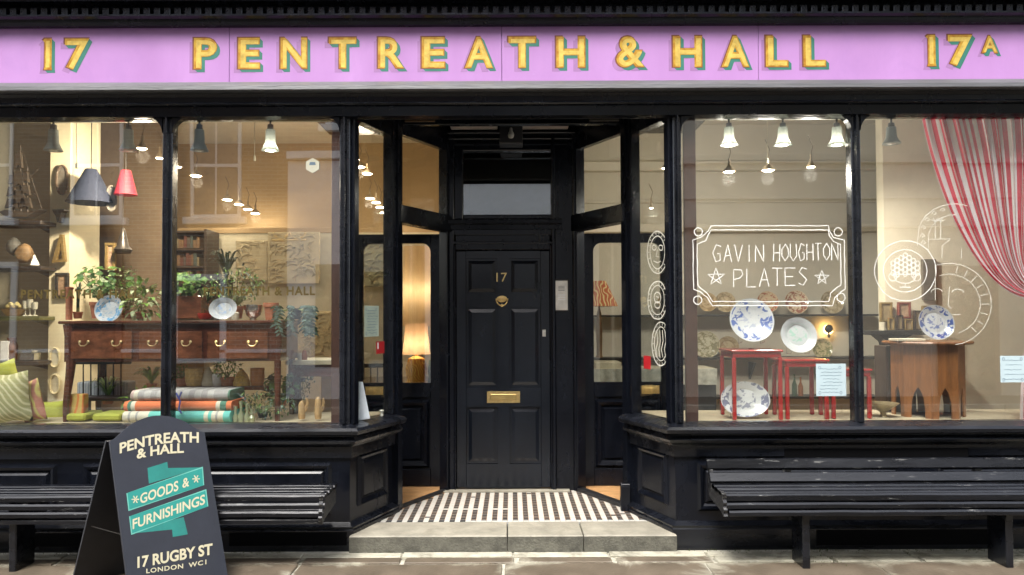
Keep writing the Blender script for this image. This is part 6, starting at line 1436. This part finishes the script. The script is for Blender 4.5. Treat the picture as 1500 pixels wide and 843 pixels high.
table_lamp(878, 524, 412, 449, 10, 28, 1.9, 'lamp with patterned cream shade on a turned bronze column behind the right door', LPAT, M('bronze_column', (.16, .10, .05), .4, .5), 5, 0)
b = BM(); pbox(b, 873, 910, 531, 541, 1.8, 2.1, .004); solo('pale_box', b, PALEW, 'flat pale box on the white clothed counter', 'box')

# ================================================================== STRIPED CURTAIN
def curtain_mat():
    m, t, bs = new_mat('red_white_striped_cotton'); N, L = t.nodes, t.links; uv = N.new('ShaderNodeUVMap'); sp = N.new('ShaderNodeSeparateXYZ'); L.new(uv.outputs[0], sp.inputs[0])
    mu = N.new('ShaderNodeMath'); mu.operation = 'MULTIPLY'; mu.inputs[1].default_value = 34; L.new(sp.outputs[0], mu.inputs[0]); fr = N.new('ShaderNodeMath'); fr.operation = 'FRACT'; L.new(mu.outputs[0], fr.inputs[0])
    cr = N.new('ShaderNodeValToRGB'); cr.color_ramp.interpolation = 'CONSTANT'; e = cr.color_ramp.elements; e[0].color = (.90, .87, .89, 1); e[1].position = .5; e[1].color = (.68, .02, .07, 1)
    L.new(fr.outputs[0], cr.inputs[0]); L.new(cr.outputs[0], bs.inputs['Base Color']); bs.inputs['Roughness'].default_value = .75
    tr = N.new('ShaderNodeBsdfTranslucent'); L.new(cr.outputs[0], tr.inputs[0]); mx = N.new('ShaderNodeMixShader'); mx.inputs[0].default_value = .45; L.new(bs.outputs[0], mx.inputs[1]); L.new(tr.outputs[0], mx.inputs[2]); L.new(mx.outputs[0], N['Material Output'].inputs[0]); return m
CM = curtain_mat()
T = thing('curtain', at(1560, 620, .18), 'red and white striped curtain swept to the right of the right window', 'curtain')
b = BM(); uvl = b.loops.layers.uv.new('UVMap'); nu, nv = 260, 40; g = []
for i in range(nu + 1):
    u = i / nu; col_ = []
    ph = u * 2 * PI * 13 + 2.0 * math.sin(u * 17) + 1.1 * math.sin(u * 41 + 1)
    x0_ = 1345 + 330 * u + 3 * math.sin(ph + 1.0)
    tie = (1512 + 34 * u, 437 - 30 * u + 3 * math.sin(ph)); c1 = (x0_ + 22 + 12 * math.sin(u * 9), 290 + 20 * u); c2 = (1435 + 95 * u, 436 - 70 * u)
    for j in range(nv + 1):
        v = j / nv; a = (1 - v) ** 3; bb = 3 * v * (1 - v) ** 2; cc = 3 * v * v * (1 - v); d = v ** 3
        px = a * x0_ + bb * c1[0] + cc * c2[0] + d * tie[0]; py = a * 160 + bb * c1[1] + cc * c2[1] + d * tie[1]
        Y = .15 + (.034 * math.sin(ph + .5 * v) + .016 * math.sin(ph * 2.3 + v * 2)) * (.75 + .25 * math.sin(u * 11)) * (1 - .3 * v) + .02 * math.sin(u * 6 + v * 4)
        col_.append((b.verts.new(at(px, py, max(Y, .085))), u, v))
    g.append(col_)
for i in range(nu):
    for j in range(nv):
        q = [g[i][j], g[i + 1][j], g[i + 1][j + 1], g[i][j + 1]]; f = b.faces.new([x[0] for x in q])
        for lp, x in zip(f.loops, q): lp[uvl].uv = (x[1], x[2])
part('drape', b, CM, T, True)
b = BM(); uvl = b.loops.layers.uv.new('UVMap'); g = []
for i in range(81):
    u = i / 80; col_ = []
    for j in range(21):
        v = j / 20; px = (1512 + 34 * u) * (1 - v) ** 2 + (1494 + 90 * u) * (1 - (1 - v) ** 2) + 1.5 * math.sin(u * 40); py = 437 - 30 * u * (1 - v) + (617 - 437) * v
        Y = .21 + .025 * math.sin(u * 2 * PI * 7 + v); col_.append((b.verts.new(at(px, py, Y)), u * .35, v))
    g.append(col_)
for i in range(80):
    for j in range(20):
        q = [g[i][j], g[i + 1][j], g[i + 1][j + 1], g[i][j + 1]]; f = b.faces.new([x[0] for x in q])
        for lp, x in zip(f.loops, q): lp[uvl].uv = (x[1], x[2])
part('tail', b, CM, T, True)
b = BM(); p = at(1530, 424, .2); tube(b, [p + V(.12 * math.cos(t), .06 * math.sin(t), .01 * math.cos(t)) for t in [q * PI / 8 for q in range(16)]], .014, 8, closed=True); part('tie_back', b, CM, T, True)
